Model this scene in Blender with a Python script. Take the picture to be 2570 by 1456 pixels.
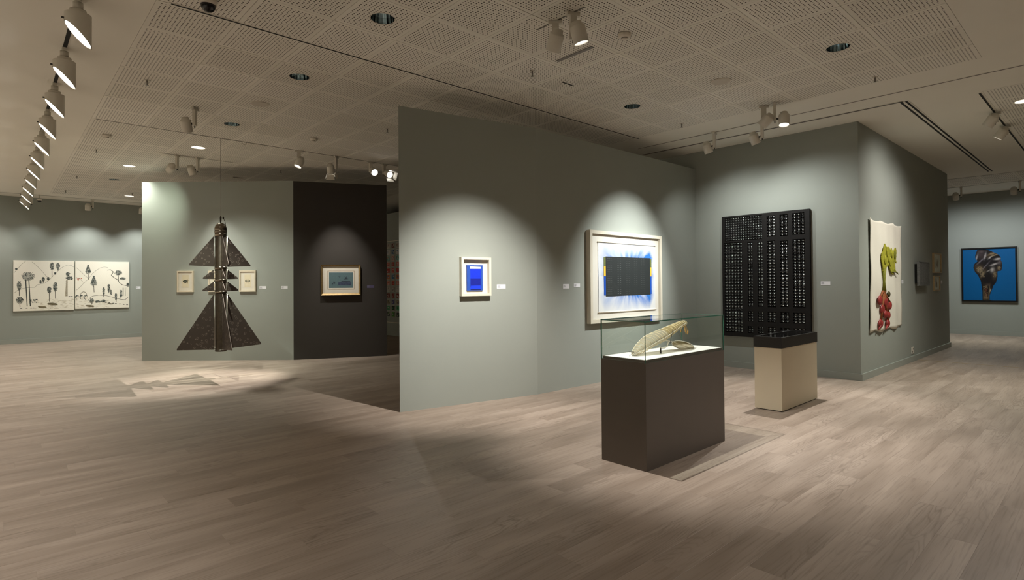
import bpy, bmesh, math, random
from mathutils import Vector, Matrix, Quaternion
random.seed(7)
for o in list(bpy.data.objects): bpy.data.objects.remove(o)
scene = bpy.context.scene
COL = scene.collection

# ------------------------------------------------------------------ camera
FPX = 1409.1
YAW, PITCH, ROLL = 0.82969, 0.011553, -0.007154
EYE = 1.4045
HC, HP = 3.682, 3.392            # ceiling, partition height
cam = bpy.data.cameras.new('camera'); cam_o = bpy.data.objects.new('camera', cam); COL.objects.link(cam_o)
cam.sensor_fit = 'HORIZONTAL'; cam.sensor_width = 36.0; cam.lens = FPX / 2570 * 36.0
cam.shift_y = -(728 - 696.65) / 2570
cam.clip_start = 0.05; cam.clip_end = 200
FWD = Vector((math.cos(YAW)*math.cos(PITCH), math.sin(YAW)*math.cos(PITCH), math.sin(PITCH)))
_r = Vector((math.sin(YAW), -math.cos(YAW), 0)); _u = _r.cross(FWD)
RGT = _r*math.cos(ROLL) + _u*math.sin(ROLL); UPV = -_r*math.sin(ROLL) + _u*math.cos(ROLL)
M = Matrix((RGT, UPV, -FWD)).transposed().to_4x4(); M.translation = Vector((0, 0, EYE))
cam_o.matrix_world = M
scene.camera = cam_o

# ------------------------------------------------------------------ world, exposure
w = bpy.data.worlds.new('world'); scene.world = w; w.use_nodes = True
w.node_tree.nodes['Background'].inputs[0].default_value = (0.5, 0.5, 0.48, 1)
w.node_tree.nodes['Background'].inputs[1].default_value = 0.0
vs = scene.view_settings
scene.display_settings.display_device = 'sRGB'
vs.view_transform = 'Standard'; vs.look = 'None'; vs.gamma = 1; vs.use_curve_mapping = False
vs.exposure = -0.35
scene.cycles.max_bounces = 6; scene.cycles.diffuse_bounces = 4; scene.cycles.glossy_bounces = 3; scene.cycles.transparent_max_bounces = 8
scene.cycles.use_adaptive_sampling = True; scene.cycles.adaptive_threshold = 0.04
scene.cycles.caustics_reflective = False; scene.cycles.caustics_refractive = False

# ------------------------------------------------------------------ helpers
class MB:
    def __init__(s): s.v = []; s.f = []; s.sm = []; s.c = []; s.mi = []
    def add(s, vs, fs, smooth=False, col=None, mi=0):
        b = len(s.v); s.v += [tuple(p) for p in vs]
        for f in fs:
            s.f.append(tuple(b+i for i in f)); s.sm.append(smooth); s.c.append(col); s.mi.append(mi)
        return s
    def box(s, x0, y0, z0, x1, y1, z1, col=None, mi=0, m=None):
        vs = [Vector(p) for p in ((x0,y0,z0),(x1,y0,z0),(x1,y1,z0),(x0,y1,z0),(x0,y0,z1),(x1,y0,z1),(x1,y1,z1),(x0,y1,z1))]
        if m: vs = [m @ p for p in vs]
        return s.add(vs, [(0,3,2,1),(4,5,6,7),(0,1,5,4),(1,2,6,5),(2,3,7,6),(3,0,4,7)], col=col, mi=mi)
    def prism(s, pts, z0, z1, col=None):
        n = len(pts)
        vs = [(x,y,z0) for x,y in pts] + [(x,y,z1) for x,y in pts]
        fs = [tuple(range(n-1,-1,-1)), tuple(range(n,2*n))] + [(i,(i+1)%n,n+(i+1)%n,n+i) for i in range(n)]
        return s.add(vs, fs, col=col)
    def slab(s, pts, y0, y1, col=None):      # outline in local xz, extruded along y (y0 = front)
        n = len(pts)
        vs = [(x,y0,z) for x,z in pts] + [(x,y1,z) for x,z in pts]
        fs = [tuple(range(n)), tuple(range(2*n-1,n-1,-1))] + [(i,n+i,n+(i+1)%n,(i+1)%n) for i in range(n)]
        return s.add(vs, fs, col=col)
    def flat(s, pts, y, col=None):            # a flat print polygon in local xz
        return s.add([(x,y,z) for x,z in pts], [tuple(range(len(pts)))], col=col)
    def lathe(s, prof, n=24, m=None, smooth=True, cap0=True, cap1=True, col=None, mi=0):
        vs = []; fs = []
        for r, z in prof:
            for k in range(n):
                a = 2*math.pi*k/n; p = Vector((r*math.cos(a), r*math.sin(a), z))
                vs.append(m @ p if m else p)
        for i in range(len(prof)-1):
            for k in range(n):
                k2 = (k+1) % n
                fs.append((i*n+k, i*n+k2, (i+1)*n+k2, (i+1)*n+k))
        s.add(vs, fs, smooth=smooth, col=col, mi=mi)
        b = len(s.v) - len(vs)
        if cap0: s.f.append(tuple(b+k for k in range(n-1,-1,-1))); s.sm.append(False); s.c.append(col); s.mi.append(mi)
        if cap1: s.f.append(tuple(b+(len(prof)-1)*n+k for k in range(n))); s.sm.append(False); s.c.append(col); s.mi.append(mi)
        return s
    def tube(s, pts, r, n=8, col=None, closed=False):
        pts = [Vector(p) for p in pts]; N = len(pts)
        rs = r if isinstance(r, (list, tuple)) else [r]*N
        vs = []; prev = None
        for i, p in enumerate(pts):
            a = pts[(i-1) % N] if (closed or i > 0) else p; b = pts[(i+1) % N] if (closed or i < N-1) else p
            t = (b-a).normalized()
            ref = prev if prev is not None else (Vector((0,0,1)) if abs(t.z) < .9 else Vector((1,0,0)))
            e1 = (ref - t*ref.dot(t)).normalized(); e2 = t.cross(e1); prev = e1
            for k in range(n):
                q = 2*math.pi*k/n; vs.append(p + (e1*math.cos(q)+e2*math.sin(q))*rs[i])
        fs = []
        for i in range(N if closed else N-1):
            j = (i+1) % N
            for k in range(n): fs.append((i*n+k, i*n+(k+1)%n, j*n+(k+1)%n, j*n+k))
        if not closed: fs += [tuple(range(n-1,-1,-1)), tuple((N-1)*n+k for k in range(n))]
        return s.add(vs, fs, smooth=True, col=col)
    def ball(s, c, rx, ry, rz, n=12, k=7, m=None, col=None):
        vs = []; fs = []
        for i in range(k+1):
            t = math.pi*i/k
            for j in range(n):
                a = 2*math.pi*j/n
                p = Vector((rx*math.sin(t)*math.cos(a), ry*math.sin(t)*math.sin(a), rz*math.cos(t)))
                if m: p = m @ p
                vs.append(p + Vector(c))
        for i in range(k):
            for j in range(n): fs.append((i*n+j, (i+1)*n+j, (i+1)*n+(j+1)%n, i*n+(j+1)%n))
        return s.add(vs, fs, smooth=True, col=col)
    def ribbon(s, pts, w, y, col=None):       # an ink stroke in local xz
        pts = [Vector((a, b)) for a, b in pts]
        for i in range(len(pts)-1):
            d = pts[i+1]-pts[i]
            if d.length < 1e-6: continue
            n_ = Vector((-d.y, d.x)).normalized()*w*0.5; e = d.normalized()*w*0.25
            a, b = pts[i]-e, pts[i+1]+e
            s.flat([(a.x-n_.x,a.y-n_.y),(b.x-n_.x,b.y-n_.y),(b.x+n_.x,b.y+n_.y),(a.x+n_.x,a.y+n_.y)], y, col)
        return s
    def dab(s, cx, cz, rx, rz, y, col, ang=0, n=8):
        ca, sa = math.cos(ang), math.sin(ang)
        return s.flat([(cx+rx*math.cos(2*math.pi*k/n)*ca-rz*math.sin(2*math.pi*k/n)*sa, cz+rx*math.cos(2*math.pi*k/n)*sa+rz*math.sin(2*math.pi*k/n)*ca) for k in range(n)], y, col)
    def soft(s, cx, cz, rx, rz, y, cin, cout, ang=0, k=6):
        for i in range(k):
            f = i/(k-1); q = 1-f*.85
            s.dab(cx, cz, rx*q, rz*q, y-.00004*i, tuple(a+(b-a)*f for a, b in zip(cout, cin)), ang, 18)
        return s
    def mesh(s, name, mats):
        me = bpy.data.meshes.new(name); me.from_pydata(s.v, [], s.f); 
        for m in (mats if isinstance(mats, (list, tuple)) else [mats]): me.materials.append(m)
        me.polygons.foreach_set('use_smooth', s.sm); me.polygons.foreach_set('material_index', s.mi)
        if any(c is not None for c in s.c):
            at = me.color_attributes.new('Col', 'FLOAT_COLOR', 'CORNER'); i = 0
            for p, c in zip(me.polygons, s.c):
                c = c or (1,1,1)
                for _ in range(p.loop_total): at.data[i].color = (c[0],c[1],c[2],1); i += 1
        me.update(); return me
    def build(s, name, mats, parent=None, loc=(0,0,0), fix=True):
        me = s.mesh(name, mats)
        if fix:
            bm = bmesh.new(); bm.from_mesh(me); bmesh.ops.recalc_face_normals(bm, faces=bm.faces); bm.to_mesh(me); bm.free()
        o = bpy.data.objects.new(name, me); COL.objects.link(o); o.location = loc
        if parent: o.parent = parent
        return o
def tag(o, label=None, cat=None, group=None, kind=None):
    if label: o['label'] = label
    if cat: o['category'] = cat
    if group: o['group'] = group
    if kind: o['kind'] = kind
    return o
def thing(name, label, cat, loc=(0,0,0), rz=0, group=None):
    o = bpy.data.objects.new(name, None); COL.objects.link(o); o.empty_display_size = .1
    o.location = loc; o.rotation_euler = (0,0,rz)
    return tag(o, label, cat, group)
def copy_tree(o, parent=None):
    c = o.copy(); COL.objects.link(c)
    if parent: c.parent = parent
    for ch in list(o.children): copy_tree(ch, c)
    return c
def zto(axis):
    return Vector((0,0,1)).rotation_difference(Vector(axis).normalized()).to_matrix().to_4x4()
def S(r, g, b):                                # sRGB 0..255 -> linear
    f = lambda c: (c/255/12.92) if c/255 <= .04045 else ((c/255+.055)/1.055)**2.4
    return (f(r), f(g), f(b))

# ------------------------------------------------------------------ materials
def newmat(name):
    m = bpy.data.materials.new(name); m.use_nodes = True
    nt = m.node_tree; return m, nt, nt.nodes['Principled BSDF']
def nd(nt, typ, **kw):
    n = nt.nodes.new(typ)
    for k, v in kw.items():
        if k in ('operation','blend_type','data_type','noise_dimensions','feature','distance','attribute_name','wave_type','bands_direction','vector_type','interpolation'): setattr(n, k, v)
        else: n.inputs[int(k[1:]) if k[0] == 'i' and k[1:].isdigit() else k].default_value = v
    return n
def math_(nt, op, a, b=None, c=None):
    n = nt.nodes.new('ShaderNodeMath'); n.operation = op
    for i, x in enumerate((a, b, c)):
        if x is None: continue
        if isinstance(x, (int, float)): n.inputs[i].default_value = x
        else: nt.links.new(x, n.inputs[i])
    return n.outputs[0]
def mixc(nt, fac, a, b, blend='MIX'):
    n = nt.nodes.new('ShaderNodeMix'); n.data_type = 'RGBA'; n.blend_type = blend
    for i, x in ((0, fac), (6, a), (7, b)):
        if isinstance(x, (int, float)): n.inputs[i].default_value = x
        elif isinstance(x, tuple): n.inputs[i].default_value = (*x[:3], 1)
        else: nt.links.new(x, n.inputs[i])
    return n.outputs[2]
def pm(name, col, rough=.6, metal=0, ns=12, na=.06, bump=0, bs=60, spec=.5, stretch=None):
    m, nt, p = newmat(name)
    tc = nt.nodes.new('ShaderNodeTexCoord'); src = tc.outputs['Object']
    if stretch:
        mp = nt.nodes.new('ShaderNodeMapping'); mp.inputs['Scale'].default_value = stretch
        nt.links.new(src, mp.inputs[0]); src = mp.outputs[0]
    n = nd(nt, 'ShaderNodeTexNoise', Scale=ns, Detail=1.0); nt.links.new(src, n.inputs['Vector'])
    d = tuple(c*(1-na*1.6) for c in col); l = tuple(min(1, c*(1+na*1.6)) for c in col)
    nt.links.new(mixc(nt, n.outputs[0], d, l), p.inputs['Base Color'])
    p.inputs['Roughness'].default_value = rough; p.inputs['Metallic'].default_value = metal
    p.inputs['Specular IOR Level'].default_value = spec
    if bump:
        n2 = nd(nt, 'ShaderNodeTexNoise', Scale=bs, Detail=4.0); nt.links.new(src, n2.inputs['Vector'])
        b = nd(nt, 'ShaderNodeBump', Strength=bump, Distance=.01); nt.links.new(n2.outputs[0], b.inputs['Height']); nt.links.new(b.outputs[0], p.inputs['Normal'])
    return m
def emit(name, col, strength):
    m, nt, p = newmat(name); p.inputs['Base Color'].default_value = (*col, 1)
    n = nd(nt, 'ShaderNodeTexNoise', Scale=30.0)
    nt.links.new(mixc(nt, n.outputs[0], tuple(c*.96 for c in col), col), p.inputs['Emission Color'])
    p.inputs['Emission Strength'].default_value = strength; p.inputs['Roughness'].default_value = .3
    return m
def colmat(name, rough=.75, ns=40, na=.12, spec=.3):
    m, nt, p = newmat(name)
    a = nt.nodes.new('ShaderNodeVertexColor'); a.layer_name = 'Col'
    tc = nt.nodes.new('ShaderNodeTexCoord')
    n = nd(nt, 'ShaderNodeTexNoise', Scale=ns, Detail=3.0); nt.links.new(tc.outputs['Object'], n.inputs['Vector'])
    v = math_(nt, 'MULTIPLY_ADD', n.outputs[0], na*2, 1-na)
    hs = nt.nodes.new('ShaderNodeHueSaturation'); nt.links.new(a.outputs[0], hs.inputs['Color']); nt.links.new(v, hs.inputs['Value'])
    nt.links.new(hs.outputs[0], p.inputs['Base Color'])
    p.inputs['Roughness'].default_value = rough; p.inputs['Specular IOR Level'].default_value = spec
    return m
WALLC = S(149, 153, 146)
M_wall = pm('wall_paint', WALLC, .85, ns=3, na=.012, spec=.25)
M_base = pm('baseboard_paint', WALLC, .5, ns=3, na=.02, spec=.4)
M_dark = pm('dark_wall_paint', S(62, 58, 54), .85, ns=3, na=.03, spec=.2)
M_ceil = pm('ceiling_paint', S(232, 228, 218), .9, ns=2, na=.015, spec=.2)
M_black = pm('slot_black', S(18, 17, 16), .8)
M_plenum = pm('plenum_dark', S(70, 66, 60), .9)
M_trackm = pm('track_grey', S(88, 82, 72), .5)
M_lamp = pm('lamp_enamel', S(205, 200, 188), .4, ns=20, na=.02)
M_lampd = pm('dark_trim', S(60, 57, 52), .6)  # dark grey trim for pivots, knobs, sockets and gaps
M_lens = emit('lamp_lens', (1, .98, .94), 14)
M_lensoff = pm('lamp_lens_off', S(150, 150, 145), .2)
M_chrome = pm('chrome_reflector', S(205, 215, 218), .12, 1, ns=8, na=.1)
M_steel = pm('steel', S(150, 145, 138), .3, 1)
M_white = pm('white_plastic', S(215, 208, 196), .5)
M_card = pm('card_white', S(225, 224, 228), .7)
M_text = pm('print_grey', S(110, 110, 118), .8)
M_violet = pm('card_violet', S(78, 70, 100), .7)
M_paint = colmat('painted_print')
M_photo = colmat('glossy_photo', rough=.4, ns=25, na=.05, spec=.35)

def mat_tile():
    m, nt, p = newmat('perforated_tile')
    tc = nt.nodes.new('ShaderNodeTexCoord'); sx = nt.nodes.new('ShaderNodeSeparateXYZ'); nt.links.new(tc.outputs['Object'], sx.inputs[0])
    g = []; ins = []
    for k in (0, 1):
        u = math_(nt, 'FRACT', math_(nt, 'DIVIDE', sx.outputs[k], 0.6))
        q = math_(nt, 'DIVIDE', math_(nt, 'SUBTRACT', math_(nt, 'MULTIPLY', u, 0.6), 0.030), 0.030)
        ins.append(math_(nt, 'MULTIPLY', math_(nt, 'GREATER_THAN', q, 0.0), math_(nt, 'LESS_THAN', q, 18.0)))
        g.append(math_(nt, 'SUBTRACT', math_(nt, 'FRACT', q), 0.5))
    d = math_(nt, 'SQRT', math_(nt, 'ADD', math_(nt, 'MULTIPLY', g[0], g[0]), math_(nt, 'MULTIPLY', g[1], g[1])))
    hole = math_(nt, 'MULTIPLY', math_(nt, 'LESS_THAN', d, 0.21), math_(nt, 'MULTIPLY', ins[0], ins[1]))
    geo = nt.nodes.new('ShaderNodeNewGeometry'); sn = nt.nodes.new('ShaderNodeSeparateXYZ'); nt.links.new(geo.outputs['Normal'], sn.inputs[0])
    oi = nt.nodes.new('ShaderNodeObjectInfo')
    base = mixc(nt, oi.outputs['Random'], S(226, 222, 212), S(236, 232, 223))
    nt.links.new(mixc(nt, hole, base, S(52, 44, 36)), p.inputs['Base Color'])  # perforations are flat dots; the shade inside them is put into the colour
    p.inputs['Roughness'].default_value = .85; p.inputs['Specular IOR Level'].default_value = .2
    return m
M_tile = mat_tile()

PLW, PLL, PY0 = 0.183, 1.28, 0.548
def mat_floor():
    m, nt, p = newmat('oak_plank')
    geo = nt.nodes.new('ShaderNodeNewGeometry'); sx = nt.nodes.new('ShaderNodeSeparateXYZ'); nt.links.new(geo.outputs['Position'], sx.inputs[0])
    X, Y = sx.outputs[0], sx.outputs[1]
    row = math_(nt, 'FLOOR', math_(nt, 'DIVIDE', math_(nt, 'SUBTRACT', Y, PY0), PLW))
    off = math_(nt, 'FRACT', math_(nt, 'MULTIPLY', row, 0.6180339))
    idx = math_(nt, 'FLOOR', math_(nt, 'ADD', math_(nt, 'DIVIDE', X, PLL), off))
    cb = nt.nodes.new('ShaderNodeCombineXYZ'); nt.links.new(row, cb.inputs[0]); nt.links.new(idx, cb.inputs[1])
    wn = nt.nodes.new('ShaderNodeTexWhiteNoise'); nt.links.new(cb.outputs[0], wn.inputs['Vector'])
    rnd = wn.outputs['Value']
    # grain space: stretched along the plank, shifted per plank
    gx = math_(nt, 'MULTIPLY_ADD', rnd, 37.0, X)
    c2 = nt.nodes.new('ShaderNodeCombineXYZ')
    nt.links.new(gx, c2.inputs[0]); nt.links.new(Y, c2.inputs[1]); nt.links.new(math_(nt, 'MULTIPLY', rnd, 11.0), c2.inputs[2])
    def stretched(sx_, sy_, sc, det=3.0):
        mp = nt.nodes.new('ShaderNodeMapping'); mp.inputs['Scale'].default_value = (sx_, sy_, 1); nt.links.new(c2.outputs[0], mp.inputs[0])
        n = nd(nt, 'ShaderNodeTexNoise', Scale=sc, Detail=det); nt.links.new(mp.outputs[0], n.inputs['Vector']); return n.outputs[0]
    soft = stretched(.55, 3.2, 1.6, 2.0)            # broad soft figure
    cath = stretched(.55, 4.2, 1.2, 2.0)           # cathedral contour lines
    lines = math_(nt, 'ABSOLUTE', math_(nt, 'SUBTRACT', math_(nt, 'FRACT', math_(nt, 'MULTIPLY', cath, 24.0)), 0.5))
    lines = math_(nt, 'SMOOTH_MIN', math_(nt, 'MULTIPLY', lines, 4.6), 1.0, 0.2)
    where = math_(nt, 'MULTIPLY', math_(nt, 'SUBTRACT', stretched(.8, 3.0, 1.0, 1.0), 0.5), 6.0)
    wc = nt.nodes.new('ShaderNodeClamp'); nt.links.new(where, wc.inputs[0])
    fine = stretched(1.6, 45.0, 2.2, 5.0)
    rr = nt.nodes.new('ShaderNodeMapRange'); nt.links.new(soft, rr.inputs[0]); rr.inputs[1].default_value = .32; rr.inputs[2].default_value = .68
    base = mixc(nt, rr.outputs[0], S(142, 126, 113), S(166, 150, 137))
    tone = math_(nt, 'MULTIPLY_ADD', rnd, .08, .96)
    hs = nt.nodes.new('ShaderNodeHueSaturation'); nt.links.new(base, hs.inputs['Color']); nt.links.new(tone, hs.inputs['Value'])
    c = mixc(nt, math_(nt, 'MULTIPLY', math_(nt, 'SUBTRACT', 1.0, lines), math_(nt, 'MULTIPLY', wc.outputs[0], 0.42)), hs.outputs[0], S(92, 77, 64))
    fm = nt.nodes.new('ShaderNodeMapRange'); nt.links.new(fine, fm.inputs[0]); fm.inputs[1].default_value = .5; fm.inputs[2].default_value = .78; fm.inputs[4].default_value = .5
    c = mixc(nt, fm.outputs[0], c, S(98, 84, 70))
    nt.links.new(c, p.inputs['Base Color'])
    nt.links.new(math_(nt, 'MULTIPLY_ADD', soft, .12, .40), p.inputs['Roughness'])
    p.inputs['Specular IOR Level'].default_value = .35
    return m
M_floor = mat_floor()
M_sub = pm('subfloor', S(60, 50, 42), .9)

def glassmat(name, tint, edge=False):
    m = bpy.data.materials.new(name); m.use_nodes = True; nt = m.node_tree; nt.nodes.clear()
    out = nt.nodes.new('ShaderNodeOutputMaterial')
    tr = nt.nodes.new('ShaderNodeBsdfTransparent'); gl = nt.nodes.new('ShaderNodeBsdfGlossy'); gl.inputs['Roughness'].default_value = 0.0
    n = nd(nt, 'ShaderNodeTexNoise', Scale=4.0)
    nt.links.new(mixc(nt, n.outputs[0], tuple(c*.99 for c in tint), tint), tr.inputs[0])
    fr = nd(nt, 'ShaderNodeFresnel', IOR=1.45); mx = nt.nodes.new('ShaderNodeMixShader')
    geo = nt.nodes.new('ShaderNodeNewGeometry')
    nt.links.new(math_(nt, 'MULTIPLY', fr.outputs[0], math_(nt, 'SUBTRACT', 1.0, geo.outputs['Backfacing'])), mx.inputs[0]); nt.links.new(tr.outputs[0], mx.inputs[1]); nt.links.new(gl.outputs[0], mx.inputs[2])
    nt.links.new(mx.outputs[0], out.inputs[0]); return m
M_glass = glassmat('case_glass', (.965, .985, .972))
M_gedge = pm('glass_cut_edge', S(66, 122, 104), .15, ns=30, na=.2)
# ------------------------------------------------------------------ large structure
X0, X1, Y0, Y1 = -1.7, 18.8, -2.6, 18.7
def project(p):
    d = Vector(p) - Vector((0,0,EYE)); z = d.dot(FWD)
    if z < .05: return None
    return (1285 + FPX*d.dot(RGT)/z, 696.65 - FPX*d.dot(UPV)/z, z)
def struct(o, label=None): 
    o['kind'] = 'structure'
    if label: o['label'] = label
    return o
floor = struct(MB().box(X0-.2, Y0-.2, -.08, X1+.2, Y1+.2, -.012).build('floor', M_sub), 'greige oak plank floor running through the gallery')
# planks
cells = []
r0, r1 = math.floor((Y0-PY0)/PLW), math.ceil((Y1-PY0)/PLW)
for r in range(r0, r1):
    off = (r*0.6180339) - math.floor(r*0.6180339)
    for i in range(math.floor(X0/PLL+off), math.ceil(X1/PLL+off)+1):
        xa, xb = (i-off)*PLL, (i+1-off)*PLL
        ya, yb = PY0+r*PLW, PY0+(r+1)*PLW
        if xb < X0-.15 or xa > X1+.15: continue
        q = project(((xa+xb)/2, (ya+yb)/2, 0)); vis = 1e9
        if q and -260 < q[0] < 2830 and q[1] < 1640:
            vis = q[2]
        cells.append((vis, xa, ya, xb, yb))
cells.sort(key=lambda c: c[0])
g = .0001
pk = MB()
pk.add([(g,g,-.011),(PLL-g,g,-.011),(PLL-g,PLW-g,-.011),(g,PLW-g,-.011),(g,g,-.0003),(PLL-g,g,-.0003),(PLL-g,PLW-g,-.0003),(g,PLW-g,-.0003),
        (g+.0005,g+.0005,0),(PLL-g-.0005,g+.0005,0),(PLL-g-.0005,PLW-g-.0005,0),(g+.0005,PLW-g-.0005,0)],
       [(0,1,5,4),(1,2,6,5),(2,3,7,6),(3,0,4,7),(4,5,9,8),(5,6,10,9),(6,7,11,10),(7,4,8,11),(8,9,10,11)])
pme = pk.mesh('plank', M_floor)
for c in cells[:295]:
    o = bpy.data.objects.new('plank', pme); COL.objects.link(o); o.location = (c[1], c[2], 0); o.parent = floor
rest = MB()
for vis, xa, ya, xb, yb in cells[295:]:
    rest.add([(xa+g,ya+g,-.011),(xb-g,ya+g,-.011),(xb-g,yb-g,-.011),(xa+g,yb-g,-.011),(xa+g,ya+g,0),(xb-g,ya+g,0),(xb-g,yb-g,0),(xa+g,yb-g,0)],
             [(4,5,6,7),(0,1,5,4),(1,2,6,5),(2,3,7,6),(3,0,4,7)])
o = rest.build('plank_field', M_floor, floor, fix=False); o['kind'] = 'stuff'
# divider strip let into the floor
o = struct(MB().box(12.10, -2.0, -.002, 12.125, 2.52, .0012).build('trim_1', pm('brass_strip', S(176, 150, 98), .4, .6)), 'thin brass divider strip in the floor')

# outer walls
M_white_wall = pm('white_wall_paint', S(224, 216, 202), .85, ns=3, na=.012, spec=.25)
TOP = HC + .35
struct(MB().box(X0-.2, Y1, 0, X1+.2, Y1+.2, TOP).build('wall_left', M_wall), 'grey-green gallery wall behind the landscape canvases')
struct(MB().box(X1, Y0, 0, X1+.2, Y1, TOP).build('wall_right', M_wall), 'grey-green far wall behind the blue photograph')
struct(MB().box(X0-.2, Y0, 0, X0, Y1, TOP).build('wall_west', M_white_wall), 'white gallery wall')
struct(MB().box(X0-.2, Y0-.2, 0, X1+.2, Y0, TOP).build('wall_rear', M_white_wall), 'white gallery wall')
# the tall pier on the right, up to the ceiling
PX, PYF, PXE = 9.0, 2.54, 14.92
struct(MB().prism([(PX,PYF),(PXE,PYF),(PXE,9.5),(PX,9.5)], 0, HC).build('wall_pier', M_wall), 'tall grey-green wall block reaching the ceiling')
# free-standing partitions
A0, A1_ = (3.267, 5.416), (5.062, 5.06)
struct(MB().prism([A0, A1_, (PX,5.06), (PX,5.42), (5.2,5.42), (3.78,5.76)], 0, HP).build('wall_center', M_wall), 'kinked free-standing grey-green partition')
Ba, Bb, Bc = (2.012,12.612), (4.12,10.627), (5.693,9.9)
def offs(p, t, d): return (p[0]-t[1]*d, p[1]+t[0]*d)
tl = Vector((Bb[0]-Ba[0], Bb[1]-Ba[1])).normalized(); td = Vector((Bc[0]-Bb[0], Bc[1]-Bb[1])).normalized()
mid = (tl+td).normalized()
a2, b2, c2 = offs(Ba,tl,.42), offs(Bb,mid,.43), offs(Bc,td,.42)
struct(MB().prism([Ba,Bb,b2,a2], 0, HP).build('wall_screen', M_wall), 'grey-green partition behind the hanging sculpture')
struct(MB().prism([Bb,Bc,c2,b2], 0, HP-.006).build('wall_dark', M_dark), 'charcoal painted partition')
struct(MB().prism([(8.04,9.6),(8.3,9.6),(8.3,16.5),(8.04,16.5)], 0, HP).build('wall_far', M_wall), 'partition behind the board of small paintings')
# baseboards
struct(MB().box(X0, Y1-.022, 0, X1, Y1, .11).build('baseboard_left', M_base))
struct(MB().box(X1-.022, Y0, 0, X1, Y1-.022, .11).build('baseboard_right', M_base))
bp = MB()
bp.box(PX-.022, PYF-.022, 0, PX, 5.06, .097); bp.box(PX, PYF-.022, 0, PXE+.022, PYF, .097); bp.box(PXE, PYF, 0, PXE+.022, 9.5, .097)
struct(bp.build('baseboard_pier', M_base))

# ------------------------------------------------------------------ ceiling
FIELDS = [(0.9198, 0.9586, 7.41, 17.56), (8.72, -0.067, 15.12, 1.133), (15.76, -.25, 17.06, 3.35)]
cm = MB()
cm.box(X0-.2, Y0-.2, HC+.33, X1+.2, Y1+.2, HC+.40)                      # slab above
xs = sorted({X0, X1, *[f[0] for f in FIELDS], *[f[2] for f in FIELDS]}); ys = sorted({Y0, Y1, *[f[1] for f in FIELDS], *[f[3] for f in FIELDS]})
for a, b in zip(xs[:-1], xs[1:]):
    run = None
    for c, d in zip(ys[:-1], ys[1:]):
        inf = any(f[0]-1e-6 <= a and b <= f[2]+1e-6 and f[1]-1e-6 <= c and d <= f[3]+1e-6 for f in FIELDS)
        if not inf: run = (run[0], d) if run else (c, d)
        if (inf or d == ys[-1]) and run:
            cm.box(a, run[0], HC, b, run[1], HC+.33); run = None
ceiling = struct(cm.build('ceiling', M_ceil), 'off-white ceiling with perforated tile fields')
DOWN_OFF = [(2.4198,4.2586),(2.4198,6.0586),(2.4198,8.4586),(1.8198,14.4586),(6.0198,1.8586),(6.0198,4.2586)]
DOWN_ON = [(2.4198,10.2586),(1.8198,12.6586),(2.4198,16.8586),(16.66,2.333),(9.62,.833)]
RH = .102
def tilemesh(w, h, hole):
    t = MB(); e = .0025; th = .014
    if not hole:
        t.box(e, e, 0, w-e, h-e, th)
    else:
        n = 32; cx, cy = w/2, h/2; ring = []; sq = []
        for k in range(n):
            a = 2*math.pi*k/n; c, s_ = math.cos(a), math.sin(a); q = 1/max(abs(c), abs(s_))
            ring.append((cx+RH*c, cy+RH*s_)); sq.append((cx+(w/2-e)*c*q, cy+(h/2-e)*s_*q))
        for z in (0, th):
            t.add([(x,y,z) for x,y in ring]+[(x,y,z) for x,y in sq], [(k,(k+1)%n,n+(k+1)%n,n+k) for k in range(n)])
        t.add([(x,y,0) for x,y in sq]+[(x,y,th) for x,y in sq], [(k,(k+1)%n,n+(k+1)%n,n+k) for k in range(n)])
    return t
tcache = {}
hidden = MB(); nt_ = 0
def seg_hit(p):                                  # is a ceiling tile behind the centre partition?
    for (a, b) in ((A0, A1_), (A1_, (PX, 5.06))):
        d = Vector((p[0], p[1])); s1 = Vector(a); s2 = Vector(b)-s1
        den = d.x*s2.y-d.y*s2.x
        if abs(den) < 1e-9: continue
        t = (s1.x*s2.y-s1.y*s2.x)/den; u = (s1.x*d.y-s1.y*d.x)/den
        if 0 < t < 1 and 0 <= u <= 1 and EYE+(HC-EYE)*t < HP: return True
    return False
for fi, (fx0, fy0, fx1, fy1) in enumerate(FIELDS):
    j = 0
    while fy0 + j*.6 < fy1-.05:
        i = 0
        while fx0 + i*.6 < fx1-.05:
            x, y = fx0+i*.6, fy0+j*.6; w_, h_ = min(.6, fx1-x), min(.6, fy1-y)
            hole = any(abs(x+.3-cx) < .1 and abs(y+.3-cy) < .1 for cx, cy in DOWN_OFF+DOWN_ON)
            cs = [project((x+dx, y+dy, HC)) for dx in (0,w_) for dy in (0,h_)]
            off = all((q is None or q[0] < -5 or q[0] > 2575 or q[1] < -5) for q in cs)
            hid = all(seg_hit((x+dx, y+dy)) for dx in (0,w_) for dy in (0,h_)) 
            if (off or hid) and not hole:
                if fi == 0: hidden.box(i*.6+.0025, j*.6+.0025, 0, i*.6+w_-.0025, j*.6+h_-.0025, .014)
                else: hidden.box(x-FIELDS[0][0]+.0025, y-FIELDS[0][1]+.0025, 0, x-FIELDS[0][0]+w_-.0025, y-FIELDS[0][1]+h_-.0025, .014)
            else:
                key = (round(w_,3), round(h_,3), hole)
                if key not in tcache: tcache[key] = tilemesh(*key).mesh('ceiling_tile', M_tile)
                o = bpy.data.objects.new('ceiling_tile', tcache[key]); COL.objects.link(o); o.parent = ceiling
                o.location = (x, y, HC-.001+random.uniform(-.0012,.0016)); o.rotation_euler = (random.uniform(-1,1)*.0018, random.uniform(-1,1)*.0018, 0); nt_ += 1
            i += 1
        j += 1
print('tiles', nt_)
o = hidden.build('tile_field', M_tile, ceiling, loc=(FIELDS[0][0], FIELDS[0][1], HC)); o['kind'] = 'stuff'

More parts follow.
